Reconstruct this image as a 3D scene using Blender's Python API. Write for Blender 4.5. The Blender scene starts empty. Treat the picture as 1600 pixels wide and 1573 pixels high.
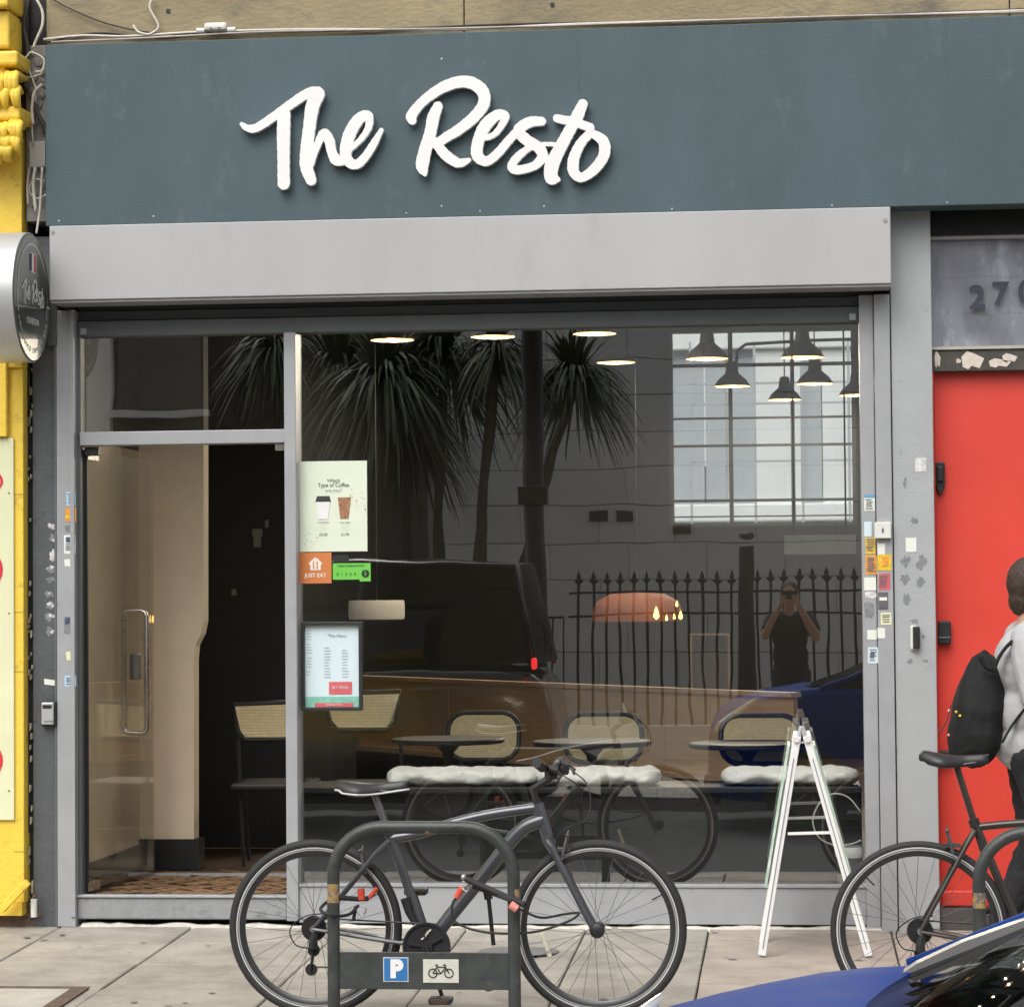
import bpy, math, random
import numpy as np
from mathutils import Vector, Matrix
rnd = random.Random(7)
R = math.radians
S = bpy.context.scene
C = S.collection

# ---------------------------------------------------------------- camera
FPX = 4200.0; TH = 0.102857; PH = 0.035011; RO = 0.0083
CAM = Vector((0, -12.8, 1.57))
fw = Vector((-math.sin(TH)*math.cos(PH), math.cos(TH)*math.cos(PH), math.sin(PH)))
r0 = Vector((math.cos(TH), math.sin(TH), 0)); u0 = r0.cross(fw)
cr = r0*math.cos(RO) - u0*math.sin(RO); cu = u0*math.cos(RO) + r0*math.sin(RO)
cam = bpy.data.cameras.new('camera'); camo = bpy.data.objects.new('camera', cam); C.objects.link(camo)
camo.matrix_world = Matrix(((cr.x, cu.x, -fw.x, CAM.x), (cr.y, cu.y, -fw.y, CAM.y), (cr.z, cu.z, -fw.z, CAM.z), (0, 0, 0, 1)))
cam.sensor_width = 36; cam.lens = 36*FPX/1600; cam.clip_start = 0.05; cam.clip_end = 400
S.camera = camo

def at(px, py, Y):
    """survey helper: the point of the plane y = Y that the survey photograph shows at (px, py)"""
    d = fw + cr*((px-800)/FPX) - cu*((py-786.5)/FPX)
    return CAM + d*((Y-CAM.y)/d.y)
def X(px, py, Y): return at(px, py, Y).x
def Z(px, py, Y): return at(px, py, Y).z
GL = 0.05                                   # plane of the shop glass
def mir(px, py, Y):                          # where a thing seen mirrored in the glass really stands
    p = at(px, py, 2*GL-Y); return Vector((p.x, Y, p.z))

# ---------------------------------------------------------------- light
w = bpy.data.worlds.new("World"); S.world = w; w.use_nodes = True
nt = w.node_tree; bgn = nt.nodes['Background']
sky = nt.nodes.new('ShaderNodeTexSky'); sky.sky_type = 'NISHITA'; sky.sun_disc = False
sky.sun_elevation = R(52); sky.sun_rotation = R(200); sky.air_density = 1.0; sky.dust_density = 6; sky.ozone_density = 1
hs = nt.nodes.new('ShaderNodeHueSaturation'); hs.inputs['Saturation'].default_value = 0.22
nt.links.new(sky.outputs[0], hs.inputs['Color']); nt.links.new(hs.outputs[0], bgn.inputs[0]); bgn.inputs[1].default_value = 0.15
sl = bpy.data.lights.new('sun', 'SUN'); sl.energy = 0.75; sl.angle = R(60); sl.color = (1.0, 0.97, 0.92)
so = bpy.data.objects.new('sun', sl); C.objects.link(so)
sd = Vector((0.25*math.cos(R(52)), 0.95*math.cos(R(52)), -math.sin(R(52))))
so.rotation_euler = sd.to_track_quat('-Z', 'Y').to_euler()
S.view_settings.view_transform = 'Standard'; S.view_settings.look = 'None'; S.view_settings.gamma = 1
S.view_settings.use_curve_mapping = False; S.view_settings.exposure = 0.36
S.render.engine = 'CYCLES'
S.cycles.max_bounces = 8; S.cycles.transparent_max_bounces = 16

# ---------------------------------------------------------------- materials
def s2l(c): return tuple(((x/255)/12.92 if x/255 <= .04045 else ((x/255+.055)/1.055)**2.4) for x in c)
MATS = {}
def M(name, col, rough=.6, metal=0, nz=.12, scale=6, bump=0, bscale=60, emit=None, es=0, coat=0, rand=0, spec=.5, stain=None, stretch=None):
    if name in MATS: return MATS[name]
    m = bpy.data.materials.new(name); m.use_nodes = True; n = m.node_tree.nodes; l = m.node_tree.links
    b = n['Principled BSDF']; b.inputs['Roughness'].default_value = rough; b.inputs['Metallic'].default_value = metal
    b.inputs['Specular IOR Level'].default_value = spec
    if coat: b.inputs['Coat Weight'].default_value = coat; b.inputs['Coat Roughness'].default_value = .06
    tc = n.new('ShaderNodeTexCoord'); vec = tc.outputs['Object']
    if stretch:
        mp = n.new('ShaderNodeMapping'); mp.inputs['Scale'].default_value = stretch; l.new(vec, mp.inputs['Vector']); vec = mp.outputs[0]
    t = n.new('ShaderNodeTexNoise'); t.inputs['Scale'].default_value = scale; t.inputs['Detail'].default_value = 7; t.inputs['Roughness'].default_value = .62
    l.new(vec, t.inputs['Vector'])
    cr_ = n.new('ShaderNodeValToRGB'); cr_.color_ramp.elements[0].position = .3; cr_.color_ramp.elements[1].position = .7
    cr_.color_ramp.elements[0].color = tuple(max(0, c*(1-nz)) for c in col)+(1,); cr_.color_ramp.elements[1].color = tuple(min(1, c*(1+nz)) for c in col)+(1,)
    l.new(t.outputs[0], cr_.inputs[0]); out = cr_.outputs[0]
    if stain:
        t2 = n.new('ShaderNodeTexNoise'); t2.inputs['Scale'].default_value = stain[1]; t2.inputs['Detail'].default_value = 9; t2.inputs['Roughness'].default_value = .7; l.new(vec, t2.inputs['Vector'])
        c2 = n.new('ShaderNodeValToRGB'); c2.color_ramp.elements[0].position = stain[2]; c2.color_ramp.elements[1].position = stain[3]; l.new(t2.outputs[0], c2.inputs[0])
        mx = n.new('ShaderNodeMix'); mx.data_type = 'RGBA'; l.new(c2.outputs[0], mx.inputs[0]); l.new(out, mx.inputs[6]); mx.inputs[7].default_value = stain[0]+(1,); out = mx.outputs[2]
    if rand:
        oi = n.new('ShaderNodeObjectInfo'); mr = n.new('ShaderNodeMapRange'); mr.inputs[3].default_value = 1-rand; mr.inputs[4].default_value = 1+rand; l.new(oi.outputs['Random'], mr.inputs[0])
        h2 = n.new('ShaderNodeHueSaturation'); l.new(mr.outputs[0], h2.inputs['Value']); l.new(out, h2.inputs['Color']); out = h2.outputs[0]
    l.new(out, b.inputs['Base Color'])
    rr = n.new('ShaderNodeMapRange'); rr.inputs[3].default_value = max(0, rough-.08); rr.inputs[4].default_value = min(1, rough+.08); l.new(t.outputs[0], rr.inputs[0]); l.new(rr.outputs[0], b.inputs['Roughness'])
    if bump:
        t3 = n.new('ShaderNodeTexNoise'); t3.inputs['Scale'].default_value = bscale; t3.inputs['Detail'].default_value = 5; l.new(vec, t3.inputs['Vector'])
        bp = n.new('ShaderNodeBump'); bp.inputs['Strength'].default_value = bump; bp.inputs['Distance'].default_value = .01; l.new(t3.outputs[0], bp.inputs['Height']); l.new(bp.outputs[0], b.inputs['Normal'])
    if emit: b.inputs['Emission Color'].default_value = emit+(1,); b.inputs['Emission Strength'].default_value = es
    MATS[name] = m; return m
def glass(name, tint=(.9, .93, .92), f0=.1, rough=0.0, fmax=1.0):
    m = bpy.data.materials.new(name); m.use_nodes = True; n = m.node_tree.nodes; l = m.node_tree.links
    for x in list(n):
        if x.type != 'OUTPUT_MATERIAL': n.remove(x)
    o = [x for x in n if x.type == 'OUTPUT_MATERIAL'][0]
    tr = n.new('ShaderNodeBsdfTransparent'); tr.inputs[0].default_value = tint+(1,)
    g = n.new('ShaderNodeBsdfGlossy'); g.inputs['Roughness'].default_value = rough; g.inputs['Color'].default_value = (1, 1, 1, 1)
    lw = n.new('ShaderNodeLayerWeight'); lw.inputs['Blend'].default_value = .5; pw_ = n.new('ShaderNodeMath'); pw_.operation = 'POWER'; pw_.inputs[1].default_value = 5; l.new(lw.outputs['Facing'], pw_.inputs[0])
    mr = n.new('ShaderNodeMapRange'); mr.inputs[1].default_value = 0; mr.inputs[2].default_value = 1; mr.inputs[3].default_value = f0; mr.inputs[4].default_value = fmax
    l.new(pw_.outputs[0], mr.inputs[0])
    mx = n.new('ShaderNodeMixShader'); l.new(mr.outputs[0], mx.inputs[0]); l.new(tr.outputs[0], mx.inputs[1]); l.new(g.outputs[0], mx.inputs[2]); l.new(mx.outputs[0], o.inputs[0])
    if rough == 0:   # slight waviness of real panes
        tc = n.new('ShaderNodeTexCoord'); t = n.new('ShaderNodeTexNoise'); t.inputs['Scale'].default_value = 1.6; l.new(tc.outputs['Object'], t.inputs['Vector'])
        bp = n.new('ShaderNodeBump'); bp.inputs['Strength'].default_value = .05; bp.inputs['Distance'].default_value = .012; l.new(t.outputs[0], bp.inputs['Height']); l.new(bp.outputs[0], g.inputs['Normal'])
    MATS[name] = m; return m

# ---------------------------------------------------------------- mesh helpers
def org(o):
    v = Vector((0, 0, 0))
    while o is not None: v += o.location; o = o.parent
    return v
class MB:
    def __init__(s): s.v = []; s.f = []
    def add(s, vs, fs):
        k = len(s.v); s.v += [tuple(p) for p in vs]; s.f += [tuple(i+k for i in q) for q in fs]; return s
    def box(s, x0, x1, y0, y1, z0, z1):
        return s.add([(x0,y0,z0),(x1,y0,z0),(x1,y1,z0),(x0,y1,z0),(x0,y0,z1),(x1,y0,z1),(x1,y1,z1),(x0,y1,z1)], [(0,3,2,1),(4,5,6,7),(0,1,5,4),(1,2,6,5),(2,3,7,6),(3,0,4,7)])
    def bar(s, a, b, wx, wz, up=(0, 1, 0)):      # rectangular bar from a to b
        a = Vector(a); b = Vector(b); d = (b-a).normalized(); u = Vector(up); sx = d.cross(u).normalized()*wx/2; sz = sx.cross(d).normalized()*wz/2
        vs = [a-sx-sz, a+sx-sz, a+sx+sz, a-sx+sz, b-sx-sz, b+sx-sz, b+sx+sz, b-sx+sz]
        return s.add(vs, [(0,3,2,1),(4,5,6,7),(0,1,5,4),(1,2,6,5),(2,3,7,6),(3,0,4,7)])
    def tube(s, pts, r, seg=10, closed=False, caps=True, flat=1.0):
        pts = [Vector(p) for p in pts]; n = len(pts); rs = r if isinstance(r, (list, tuple)) else [r]*n
        t0 = (pts[1]-pts[0]).normalized(); a = Vector((0, 0, 1)) if abs(t0.z) < .9 else Vector((1, 0, 0)); u = t0.cross(a).normalized(); vs = []
        for i, p in enumerate(pts):
            if closed: t = (pts[(i+1) % n]-pts[i-1]).normalized()
            else: t = (pts[min(i+1, n-1)]-pts[max(i-1, 0)]).normalized()
            u = (u-t*u.dot(t)).normalized(); v = t.cross(u)
            for k in range(seg):
                an = 2*math.pi*k/seg; vs.append(p+(u*math.cos(an)+v*math.sin(an)*flat)*rs[i])
        fs = []
        for i in range(n if closed else n-1):
            j = (i+1) % n
            for k in range(seg): k2 = (k+1) % seg; fs.append((i*seg+k, i*seg+k2, j*seg+k2, j*seg+k))
        if not closed and caps: fs += [tuple(range(seg))[::-1], tuple((n-1)*seg+k for k in range(seg))]
        return s.add(vs, fs)
    def lathe(s, prof, c, ax=(0, 0, 1), seg=24):   # prof = [(radius, along)]
        ax = Vector(ax).normalized(); a = Vector((1, 0, 0)) if abs(ax.x) < .9 else Vector((0, 1, 0)); u = ax.cross(a).normalized(); v = ax.cross(u); c = Vector(c); vs = []; fs = []
        for r, h in prof:
            for k in range(seg): an = 2*math.pi*k/seg; vs.append(c+ax*h+(u*math.cos(an)+v*math.sin(an))*max(r, 1e-5))
        for i in range(len(prof)-1):
            for k in range(seg): k2 = (k+1) % seg; fs.append((i*seg+k, i*seg+k2, (i+1)*seg+k2, (i+1)*seg+k))
        return s.add(vs, fs)
    def cyl(s, c, r, h, ax=(0, 0, 1), seg=20): return s.lathe([(0, -h/2), (r, -h/2), (r, h/2), (0, h/2)], c, ax, seg)
    def ring(s, c, ax, r1, r2, h, seg=48): return s.lathe([(r1, -h/2), (r2, -h/2), (r2, h/2), (r1, h/2), (r1, -h/2)], c, ax, seg)
    def torus(s, c, ax, RR, r, seg=64, sg=10):
        return s.lathe([(RR+r*math.cos(2*math.pi*k/sg), r*math.sin(2*math.pi*k/sg)) for k in range(sg+1)], c, ax, seg)
    def sph(s, c, rx, ry=None, rz=None, seg=16, rings=10):
        ry = rx if ry is None else ry; rz = rx if rz is None else rz; c = Vector(c); vs = []; fs = []
        for i in range(rings+1):
            t = math.pi*i/rings
            for k in range(seg): a = 2*math.pi*k/seg; vs.append(c+Vector((rx*math.sin(t)*math.cos(a), ry*math.sin(t)*math.sin(a), rz*math.cos(t))))
        for i in range(rings):
            for k in range(seg): k2 = (k+1) % seg; fs.append((i*seg+k, (i+1)*seg+k, (i+1)*seg+k2, i*seg+k2))
        return s.add(vs, fs)
    def prism(s, poly, y0, y1):                   # poly in (x, z), extruded along y
        n = len(poly); vs = [(x, y0, z) for x, z in poly]+[(x, y1, z) for x, z in poly]
        fs = [tuple(range(n)), tuple(range(n, 2*n))[::-1]]+[(i, i+n, (i+1) % n+n, (i+1) % n) for i in range(n)]
        return s.add(vs, fs)
    def grid(s, rows):
        m = len(rows[0]); vs = [p for r in rows for p in r]; fs = []
        for i in range(len(rows)-1):
            for k in range(m-1): fs.append((i*m+k, i*m+k+1, (i+1)*m+k+1, (i+1)*m+k))
        return s.add(vs, fs)
    def limb(s, a, b, ra, rb, seg=12):             # closed tapered limb with round ends (for remeshed bodies)
        s.tube([a, b], [ra, rb], seg); s.sph(a, ra, seg=12, rings=8); s.sph(b, rb, seg=12, rings=8); return s
    def build(s, name, mat, parent=None, smooth=False, bevel=0, label=None, solid=0, remesh=0, subd=0, fix=True, disp=None):
        o_ = org(parent); me = bpy.data.meshes.new(name); me.from_pydata([(a-o_.x, b-o_.y, c-o_.z) for a, b, c in s.v], [], s.f)
        if fix:
            import bmesh
            bm = bmesh.new(); bm.from_mesh(me); bmesh.ops.remove_doubles(bm, verts=bm.verts, dist=1e-5); bmesh.ops.recalc_face_normals(bm, faces=bm.faces); bm.to_mesh(me); bm.free()
        me.materials.append(mat); ob = bpy.data.objects.new(name, me); C.objects.link(ob); ob.parent = parent
        if smooth:
            for p in me.polygons: p.use_smooth = True
            if smooth == 'auto': me.set_sharp_from_angle(angle=R(38))
        if solid: md = ob.modifiers.new('s', 'SOLIDIFY'); md.thickness = solid
        if remesh:
            md = ob.modifiers.new('r', 'REMESH'); md.mode = 'VOXEL'; md.voxel_size = remesh; md.use_smooth_shade = True
            md = ob.modifiers.new('m', 'SMOOTH'); md.iterations = 6; md.factor = .5
        if disp:
            tx = bpy.data.textures.new(name, 'CLOUDS'); tx.noise_scale = disp[1]; tx.noise_depth = 3; md = ob.modifiers.new('d', 'DISPLACE'); md.texture = tx; md.strength = disp[0]; md.mid_level = .5; md.texture_coords = 'LOCAL'
        if bevel: md = ob.modifiers.new('b', 'BEVEL'); md.width = bevel; md.segments = 2; md.limit_method = 'ANGLE'
        if subd: md = ob.modifiers.new('u', 'SUBSURF'); md.levels = md.render_levels = subd
        if label: ob['label'] = label
        return ob
def tag(o, label=None, cat=None, group=None, kind=None):
    if label: o['label'] = label
    if cat: o['category'] = cat
    if group: o['group'] = group
    if kind: o['kind'] = kind
    return o
def thing(name, label, cat, loc=(0, 0, 0), group=None):
    o = bpy.data.objects.new(name, None); C.objects.link(o); o.location = loc; o.empty_display_size = .1
    return tag(o, label, cat, group)
def copy_tree(o, parent=None):
    c = o.copy(); C.objects.link(c); c.parent = parent
    for ch in list(o.children): copy_tree(ch, c)
    return c
def box(name, mat, x0, x1, y0, y1, z0, z1, parent=None, bevel=0, label=None): return MB().box(x0, x1, y0, y1, z0, z1).build(name, mat, parent, bevel=bevel, label=label)
def struct(o): o['kind'] = 'structure'; return o
def text(body, size, loc, mat, parent=None, name='lettering', rot=(R(90), 0, 0), depth=.0006, align='CENTER', sx=1.0, shear=0, label=None, bold=0):
    cu_ = bpy.data.curves.new(name, 'FONT'); cu_.body = body; cu_.size = size; cu_.extrude = depth; cu_.align_x = align; cu_.align_y = 'CENTER'; cu_.shear = shear; cu_.offset = bold
    t = bpy.data.objects.new(name, cu_); C.objects.link(t); dg = bpy.context.evaluated_depsgraph_get(); me = bpy.data.meshes.new_from_object(t.evaluated_get(dg))
    bpy.data.objects.remove(t); me.materials.clear(); me.materials.append(mat); o = bpy.data.objects.new(name, me); C.objects.link(o)
    o.parent = parent; o.location = Vector(loc)-org(parent); o.rotation_euler = rot; o.scale = (sx, 1, 1)
    if label: o['label'] = label
    return o

# palette
m_teal = M('teal_board', (.056, .092, .105), .58, nz=.13, scale=2.2, bump=.16, bscale=160, stretch=(1, 1, .5), stain=((.11, .15, .16), 7, .58, .85))
m_white = M('sign_white', (.80, .80, .79), .35, nz=.03)
m_box = M('shutter_box_grey', (.415, .42, .425), .42, nz=.05, scale=1.6, stretch=(1, 1, .35), stain=((.33, .335, .34), 5, .58, .85), bump=.04, bscale=30, spec=.4)
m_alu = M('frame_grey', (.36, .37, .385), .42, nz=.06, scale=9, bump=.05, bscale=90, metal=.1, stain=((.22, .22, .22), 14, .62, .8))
m_alud = M('frame_dark_grey', (.11, .12, .125), .5, nz=.1)  # plain darker grey for seals, head rails, slats and small fittings
m_pil = M('pilaster_grey', (.37, .385, .395), .6, nz=.05, bump=.25, bscale=120, stain=((.27, .27, .27), 7, .62, .75))
m_char = M('charcoal_paint', (.085, .092, .10), .6, nz=.15, bump=.3, bscale=40, stain=((.035, .035, .04), 8, .58, .7))
m_black = M('black_paint', (.018, .019, .02), .5, nz=.2)
m_dark = M('dark_wall', (.008, .0085, .009), .75, nz=.2)
m_rub = M('black_rubber', (.022, .022, .023), .7, nz=.15, bump=.1, bscale=200)
m_stand = M('stand_black', (.045, .05, .048), .45, nz=.3, scale=12, bump=.15, bscale=70, stain=((.09, .09, .085), 22, .58, .75))
m_rust = M('rust_chip', (.40, .26, .10), .8, nz=.4, scale=60, bump=.4, bscale=150, stain=((.12, .12, .12), 60, .5, .55))
m_stone = M('weathered_stone', (.29, .24, .145), .85, nz=.22, scale=1.6, bump=.5, bscale=28, stain=((.13, .12, .095), 2.2, .52, .72), stretch=(1, 1, 1.8))
m_yel = M('yellow_paint', (.86, .60, .07), .5, nz=.06, scale=3, bump=.3, bscale=40, stain=((.42, .27, .05), 15, .56, .76))
m_cream = M('cream_board', (.72, .73, .47), .6, nz=.06, scale=5, stain=((.45, .42, .3), 7, .62, .78))
m_red = M('red_door', (.66, .055, .036), .42, nz=.07, scale=2, bump=.06, bscale=160)
m_redp = M('red_print', (.65, .03, .05), .5)
m_wood = M('oak_floor', (.25, .15, .08), .5, nz=.3, scale=5, rand=.25, stretch=(1, 8, 1))
m_panel = M('wood_panel', (.62, .40, .20), .5, nz=.12, scale=3, stretch=(1, 1, 14))
m_ledge = M('wood_ledge', (.65, .42, .24), .5, nz=.15, scale=4, stretch=(1, 1, 10))
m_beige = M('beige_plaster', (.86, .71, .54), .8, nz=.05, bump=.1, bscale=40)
m_cane = M('cane', (.80, .67, .40), .7, nz=.12, scale=40)
m_cush = M('white_cushion', (.92, .91, .86), .9, nz=.05, bump=.7, bscale=26)
m_pave = M('paving_stone', (.35, .325, .28), .85, nz=.16, scale=3.5, bump=.35, bscale=90, rand=.10, stain=((.21, .19, .165), 3, .46, .74))
m_pavep = M('paving_pink', (.375, .325, .275), .85, nz=.14, scale=3.5, bump=.35, bscale=90, rand=.06, stain=((.25, .215, .18), 3, .48, .72))
m_joint = M('joint_mortar', (.07, .062, .05), .95, nz=.3, scale=30)
m_asph = M('asphalt', (.05, .05, .052), .9, nz=.25, scale=40, bump=.6, bscale=200)
m_kerb = M('kerb_granite', (.26, .25, .24), .8, nz=.2, scale=40, bump=.3)
m_mort = M('pale_mortar', (.55, .53, .47), .85, nz=.15, scale=20, bump=.6, bscale=60)
m_step = M('worn_step', (.28, .29, .30), .75, nz=.18, scale=9, bump=.3, bscale=50, stain=((.14, .14, .14), 9, .52, .7))
m_paper = M('paper_white', (.75, .78, .70), .6, nz=.03)
m_papg = M('poster_cream', (.72, .78, .63), .35, nz=.05, scale=2)
m_ink = M('ink_grey', (.12, .12, .12), .6)
m_inkl = M('ink_pale', (.38, .38, .38), .6)
m_oran = M('sticker_orange', (.60, .20, .06), .45, nz=.04)
m_green = M('sticker_green', (.16, .55, .08), .45, nz=.04)
m_dgreen = M('dark_green', (.03, .13, .02), .5)
m_menub = M('menu_print', (.62, .74, .78), .45, nz=.03)
m_menug = M('menu_teal', (.22, .50, .40), .5, nz=.2, scale=30)
m_menur = M('menu_red', (.62, .12, .13), .5, nz=.15, scale=40)
m_blue = M('sticker_blue', (.12, .35, .60), .5)
m_sky = M('sticker_sky', (.45, .65, .78), .5)
m_yst = M('sticker_yellow', (.75, .50, .04), .5, nz=.2, scale=60)
m_ost = M('sticker_amber', (.75, .33, .05), .5, nz=.2, scale=60)
m_navy = M('sticker_navy', (.06, .08, .16), .5)
m_torn = M('torn_paper', (.62, .61, .60), .8, nz=.35, scale=50)
m_resid = M('glue_residue', (.22, .23, .24), .8, nz=.25, scale=50)
m_steel = M('brushed_steel', (.55, .52, .47), .28, metal=1, nz=.05)
m_silv = M('silver_alloy', (.62, .63, .64), .3, metal=.9, nz=.05)
m_silm = M('silver_paint', (.52, .53, .54), .35, metal=.35, nz=.04)
m_signf = M('sign_face_green', (.085, .095, .085), .25, nz=.05, coat=.4)
m_cab = M('white_cable', (.60, .57, .50), .6, nz=.15, scale=30)
m_cabk = M('dark_cable', (.035, .033, .03), .6)
m_cabp = M('pinkish_cable', (.42, .36, .34), .6, nz=.2)
m_plas = M('white_plastic', (.68, .68, .64), .45, nz=.05)
m_frame = M('bike_gunmetal', (.085, .09, .10), .3, nz=.06, metal=.35, coat=.5)
m_frame2 = M('bike_bronze', (.05, .042, .038), .3, nz=.1, metal=.3, coat=.4)
m_rim = M('bike_rim', (.05, .05, .052), .3, metal=.4)
m_refl = M('reflective_stripe', (.55, .55, .54), .4, nz=.05)
m_sad = M('saddle_black', (.025, .025, .026), .42, nz=.1)
m_sadw = M('saddle_trim', (.60, .61, .62), .4)
m_lockr = M('lock_red', (.70, .09, .05), .45)
m_lockp = M('lock_pink', (.80, .28, .24), .45)
m_amber = M('reflector_pale', (.70, .68, .55), .35)
m_pblue = M('parking_blue', (.03, .17, .42), .45, nz=.04)
m_plate = M('cream_plate', (.58, .58, .50), .5, nz=.08, scale=20)
m_hair = M('brown_hair', (.045, .028, .018), .6, nz=.3, scale=60, bump=.8, bscale=120, stretch=(1, 1, .3))
m_skin = M('skin', (.50, .28, .19), .5, nz=.06)
m_tee = M('grey_tee', (.44, .44, .45), .9, nz=.03, scale=8, bump=.35, bscale=7)
m_trous = M('black_cloth', (.014, .014, .016), .85, nz=.2, bump=.5, bscale=12)
m_bag = M('backpack_black', (.011, .0115, .012), .75, nz=.12, bump=.5, bscale=16, spec=.3)
m_jean = M('dark_denim', (.03, .035, .055), .85, nz=.2)
m_carb = M('car_blue', (.010, .044, .22), .5, nz=.08, spec=.05, metal=0)
m_carpl = M('car_black_trim', (.02, .02, .021), .5, nz=.2)
m_cabb = M('taxi_black', (.008, .008, .009), .2, coat=1)
m_lens = M('lamp_lens', (.75, .77, .8), .12, metal=.5)
m_tail = M('tail_lamp', (.5, .01, .01), .3, emit=(1, .03, .04), es=2.2)
m_leaf = M('palm_leaf', (.085, .105, .055), .6, nz=.4, scale=3)
m_bark = M('palm_bark', (.10, .08, .06), .9, nz=.3, scale=20, bump=.6)
m_ashl = M('pale_ashlar', (.80, .81, .80), .8, nz=.06, scale=1.2, bump=.2, bscale=25, rand=.05)
m_brick = M('brown_brick', (.07, .058, .048), .85, nz=.2, scale=5)
m_shade = M('pendant_black', (.03, .03, .031), .45)
m_glow = M('pendant_glow', (.10, .05, .012), .6, emit=(1, .60, .13), es=.95)
m_bulb = M('bulb_glow', (1, .8, .4), .5, emit=(1, .78, .25), es=4)
m_flame = M('flame_bulb', (1, .7, .2), .5, emit=(1, .62, .12), es=6)
m_drum = M('drum_white', (.6, .57, .5), .8, emit=(.8, .72, .6), es=.12, stretch=(1, 1, 20), nz=.15)
m_drumo = M('drum_orange', (.22, .07, .035), .7, emit=(1, .25, .12), es=.03)
m_rend = M('white_render', (.80, .82, .81), .8, nz=.04, scale=1.5)
m_rendd = M('grey_render', (.45, .48, .50), .8, nz=.06)
m_ceil = M('ceiling_dark', (.022, .022, .022), .8)
m_buck = M('bucket_dark', (.20, .19, .17), .6)
m_post = M('lamp_post_black', (.012, .012, .013), .4)
g_win = glass('shop_glass', (.97, .98, .975), .175)
g_door = glass('door_glass', (.95, .955, .93), .06)
g_back = glass('rear_glass', (.97, .98, .98), .0)
g_car = glass('car_glass', (.20, .25, .23), .03, .012, .38)
g_trans = glass('transom_glass', (.84, .85, .88), .08)

# ================================================================ SETTING
def gz(y): return .028*y
# road, kerbs, far pavement
road = MB().box(-40, 40, -9.6, -3.45, -.6, -.21).build('road', m_asph); struct(road)
base = MB(); base.add([(-40, .6, -.03), (40, .6, -.03), (40, -3.3, gz(-3.3)-.03), (-40, -3.3, gz(-3.3)-.03)], [(0, 1, 2, 3)])
struct(base.build('pavement_bed', m_joint))
for i in range(16):
    k = box('kerb_stone', m_kerb, -8+i*.92, -8+i*.92+.91, -3.45, -3.3, -.5, -.095, bevel=.008); struct(k)
pv = thing('pavement', 'pale stone slab pavement in front of the shop', 'pavement'); pv['kind'] = 'structure'; del pv['label']; del pv['category']
cols = [-6.2, -5.35, -4.45, X(98, 1440, 0), X(302, 1435, 0), -2.15, -1.55, -.98, X(1108, 1458, 0), .45, 1.05, 1.75, 2.5, 3.3, 4.1]
rws = [[.12, -.5, -1.1, -1.75, -2.35, -2.95, -3.29], [.12, -.38, -.98, -1.4, -2.05, -2.7, -3.29], [.12, -.3, -.9, -1.5, -2.1, -2.7, -3.29]]
for i in range(len(cols)-1):
    for j in range(6):
        ys = rws[(i*2+1) % 3 if cols[i] > -2.8 else 0]; a, b = cols[i]+.004, cols[i+1]-.004; y1, y0 = ys[j]-.004, ys[j+1]+.004; c = .005; d = rnd.uniform(-.003, .003)
        mb = MB(); vs = []
        for (xx, yy) in ((a, y0), (b, y0), (b, y1), (a, y1)): vs.append((xx, yy, gz(yy)-.05))
        for (xx, yy) in ((a, y0), (b, y0), (b, y1), (a, y1)): vs.append((xx, yy, gz(yy)+d-c))
        for (xx, yy) in ((a+c, y0+c), (b-c, y0+c), (b-c, y1-c), (a+c, y1-c)): vs.append((xx, yy, gz(yy)+d))
        mb.add(vs, [(0, 1, 5, 4), (1, 2, 6, 5), (2, 3, 7, 6), (3, 0, 4, 7), (4, 5, 9, 8), (5, 6, 10, 9), (6, 7, 11, 10), (7, 4, 8, 11), (8, 9, 10, 11)])
        mb.build('paving_slab', m_pavep if (cols[i] >= -.5 and cols[i] < 1.2) else m_pave, pv)
struct(MB().box(-40, 40, -30, -9.72, -.6, -.10).build('far_pavement', m_pave))
struct(MB().box(-40, 40, -9.72, -9.6, -.6, -.095).build('far_kerb', m_kerb))
# covers in the pavement
mh = thing('inspection_cover', 'square steel framed cover with pale infill set in the slabs, bottom left corner', 'cover', (-3.35, -1.9, gz(-1.9)))
cx0, cx1, cy0, cy1 = X(-60, 1550, -2.0), X(128, 1550, -1.85), -2.5, -1.72
for (a, b, c_, d) in ((cx0, cx1, cy1-.05, cy1), (cx0, cx1, cy0, cy0+.05), (cx0, cx0+.07, cy0+.05, cy1-.05), (cx1-.07, cx1, cy0+.05, cy1-.05)):
    mb = MB(); mb.add([(a, c_, gz(c_)+.007), (b, c_, gz(c_)+.007), (b, d, gz(d)+.007), (a, d, gz(d)+.007)], [(0, 1, 2, 3)]); mb.build('frame', M('cover_rust', (.11, .08, .06), .8, nz=.4, scale=20), mh, solid=.006)
mb = MB(); mb.add([(cx0+.07, cy0+.05, gz(cy0)+.004), (cx1-.07, cy0+.05, gz(cy0)+.004), (cx1-.07, cy1-.05, gz(cy1)+.004), (cx0+.07, cy1-.05, gz(cy1)+.004)], [(0, 1, 2, 3)]); mb.build('infill', M('cover_infill', (.42, .40, .35), .85, nz=.15, scale=6, bump=.4), mh)
p = at(809, 1483, -.75); mb = MB().lathe([(0, .006), (.175, .006), (.185, .0)], (p.x, -.72, gz(-.72)+.002), (0, .028, 1), 32)
tag(mb.build('round_cover', M('cover_iron', (.16, .155, .15), .6, nz=.2)), 'round flat grey metal cover in the paving behind the front wheel', 'cover')
for k_, (px_, py_, Y_, s_) in enumerate([(720, 1450, -.03, .5), ]):
    pass
rg = random.Random(3)
mb = MB()
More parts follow.
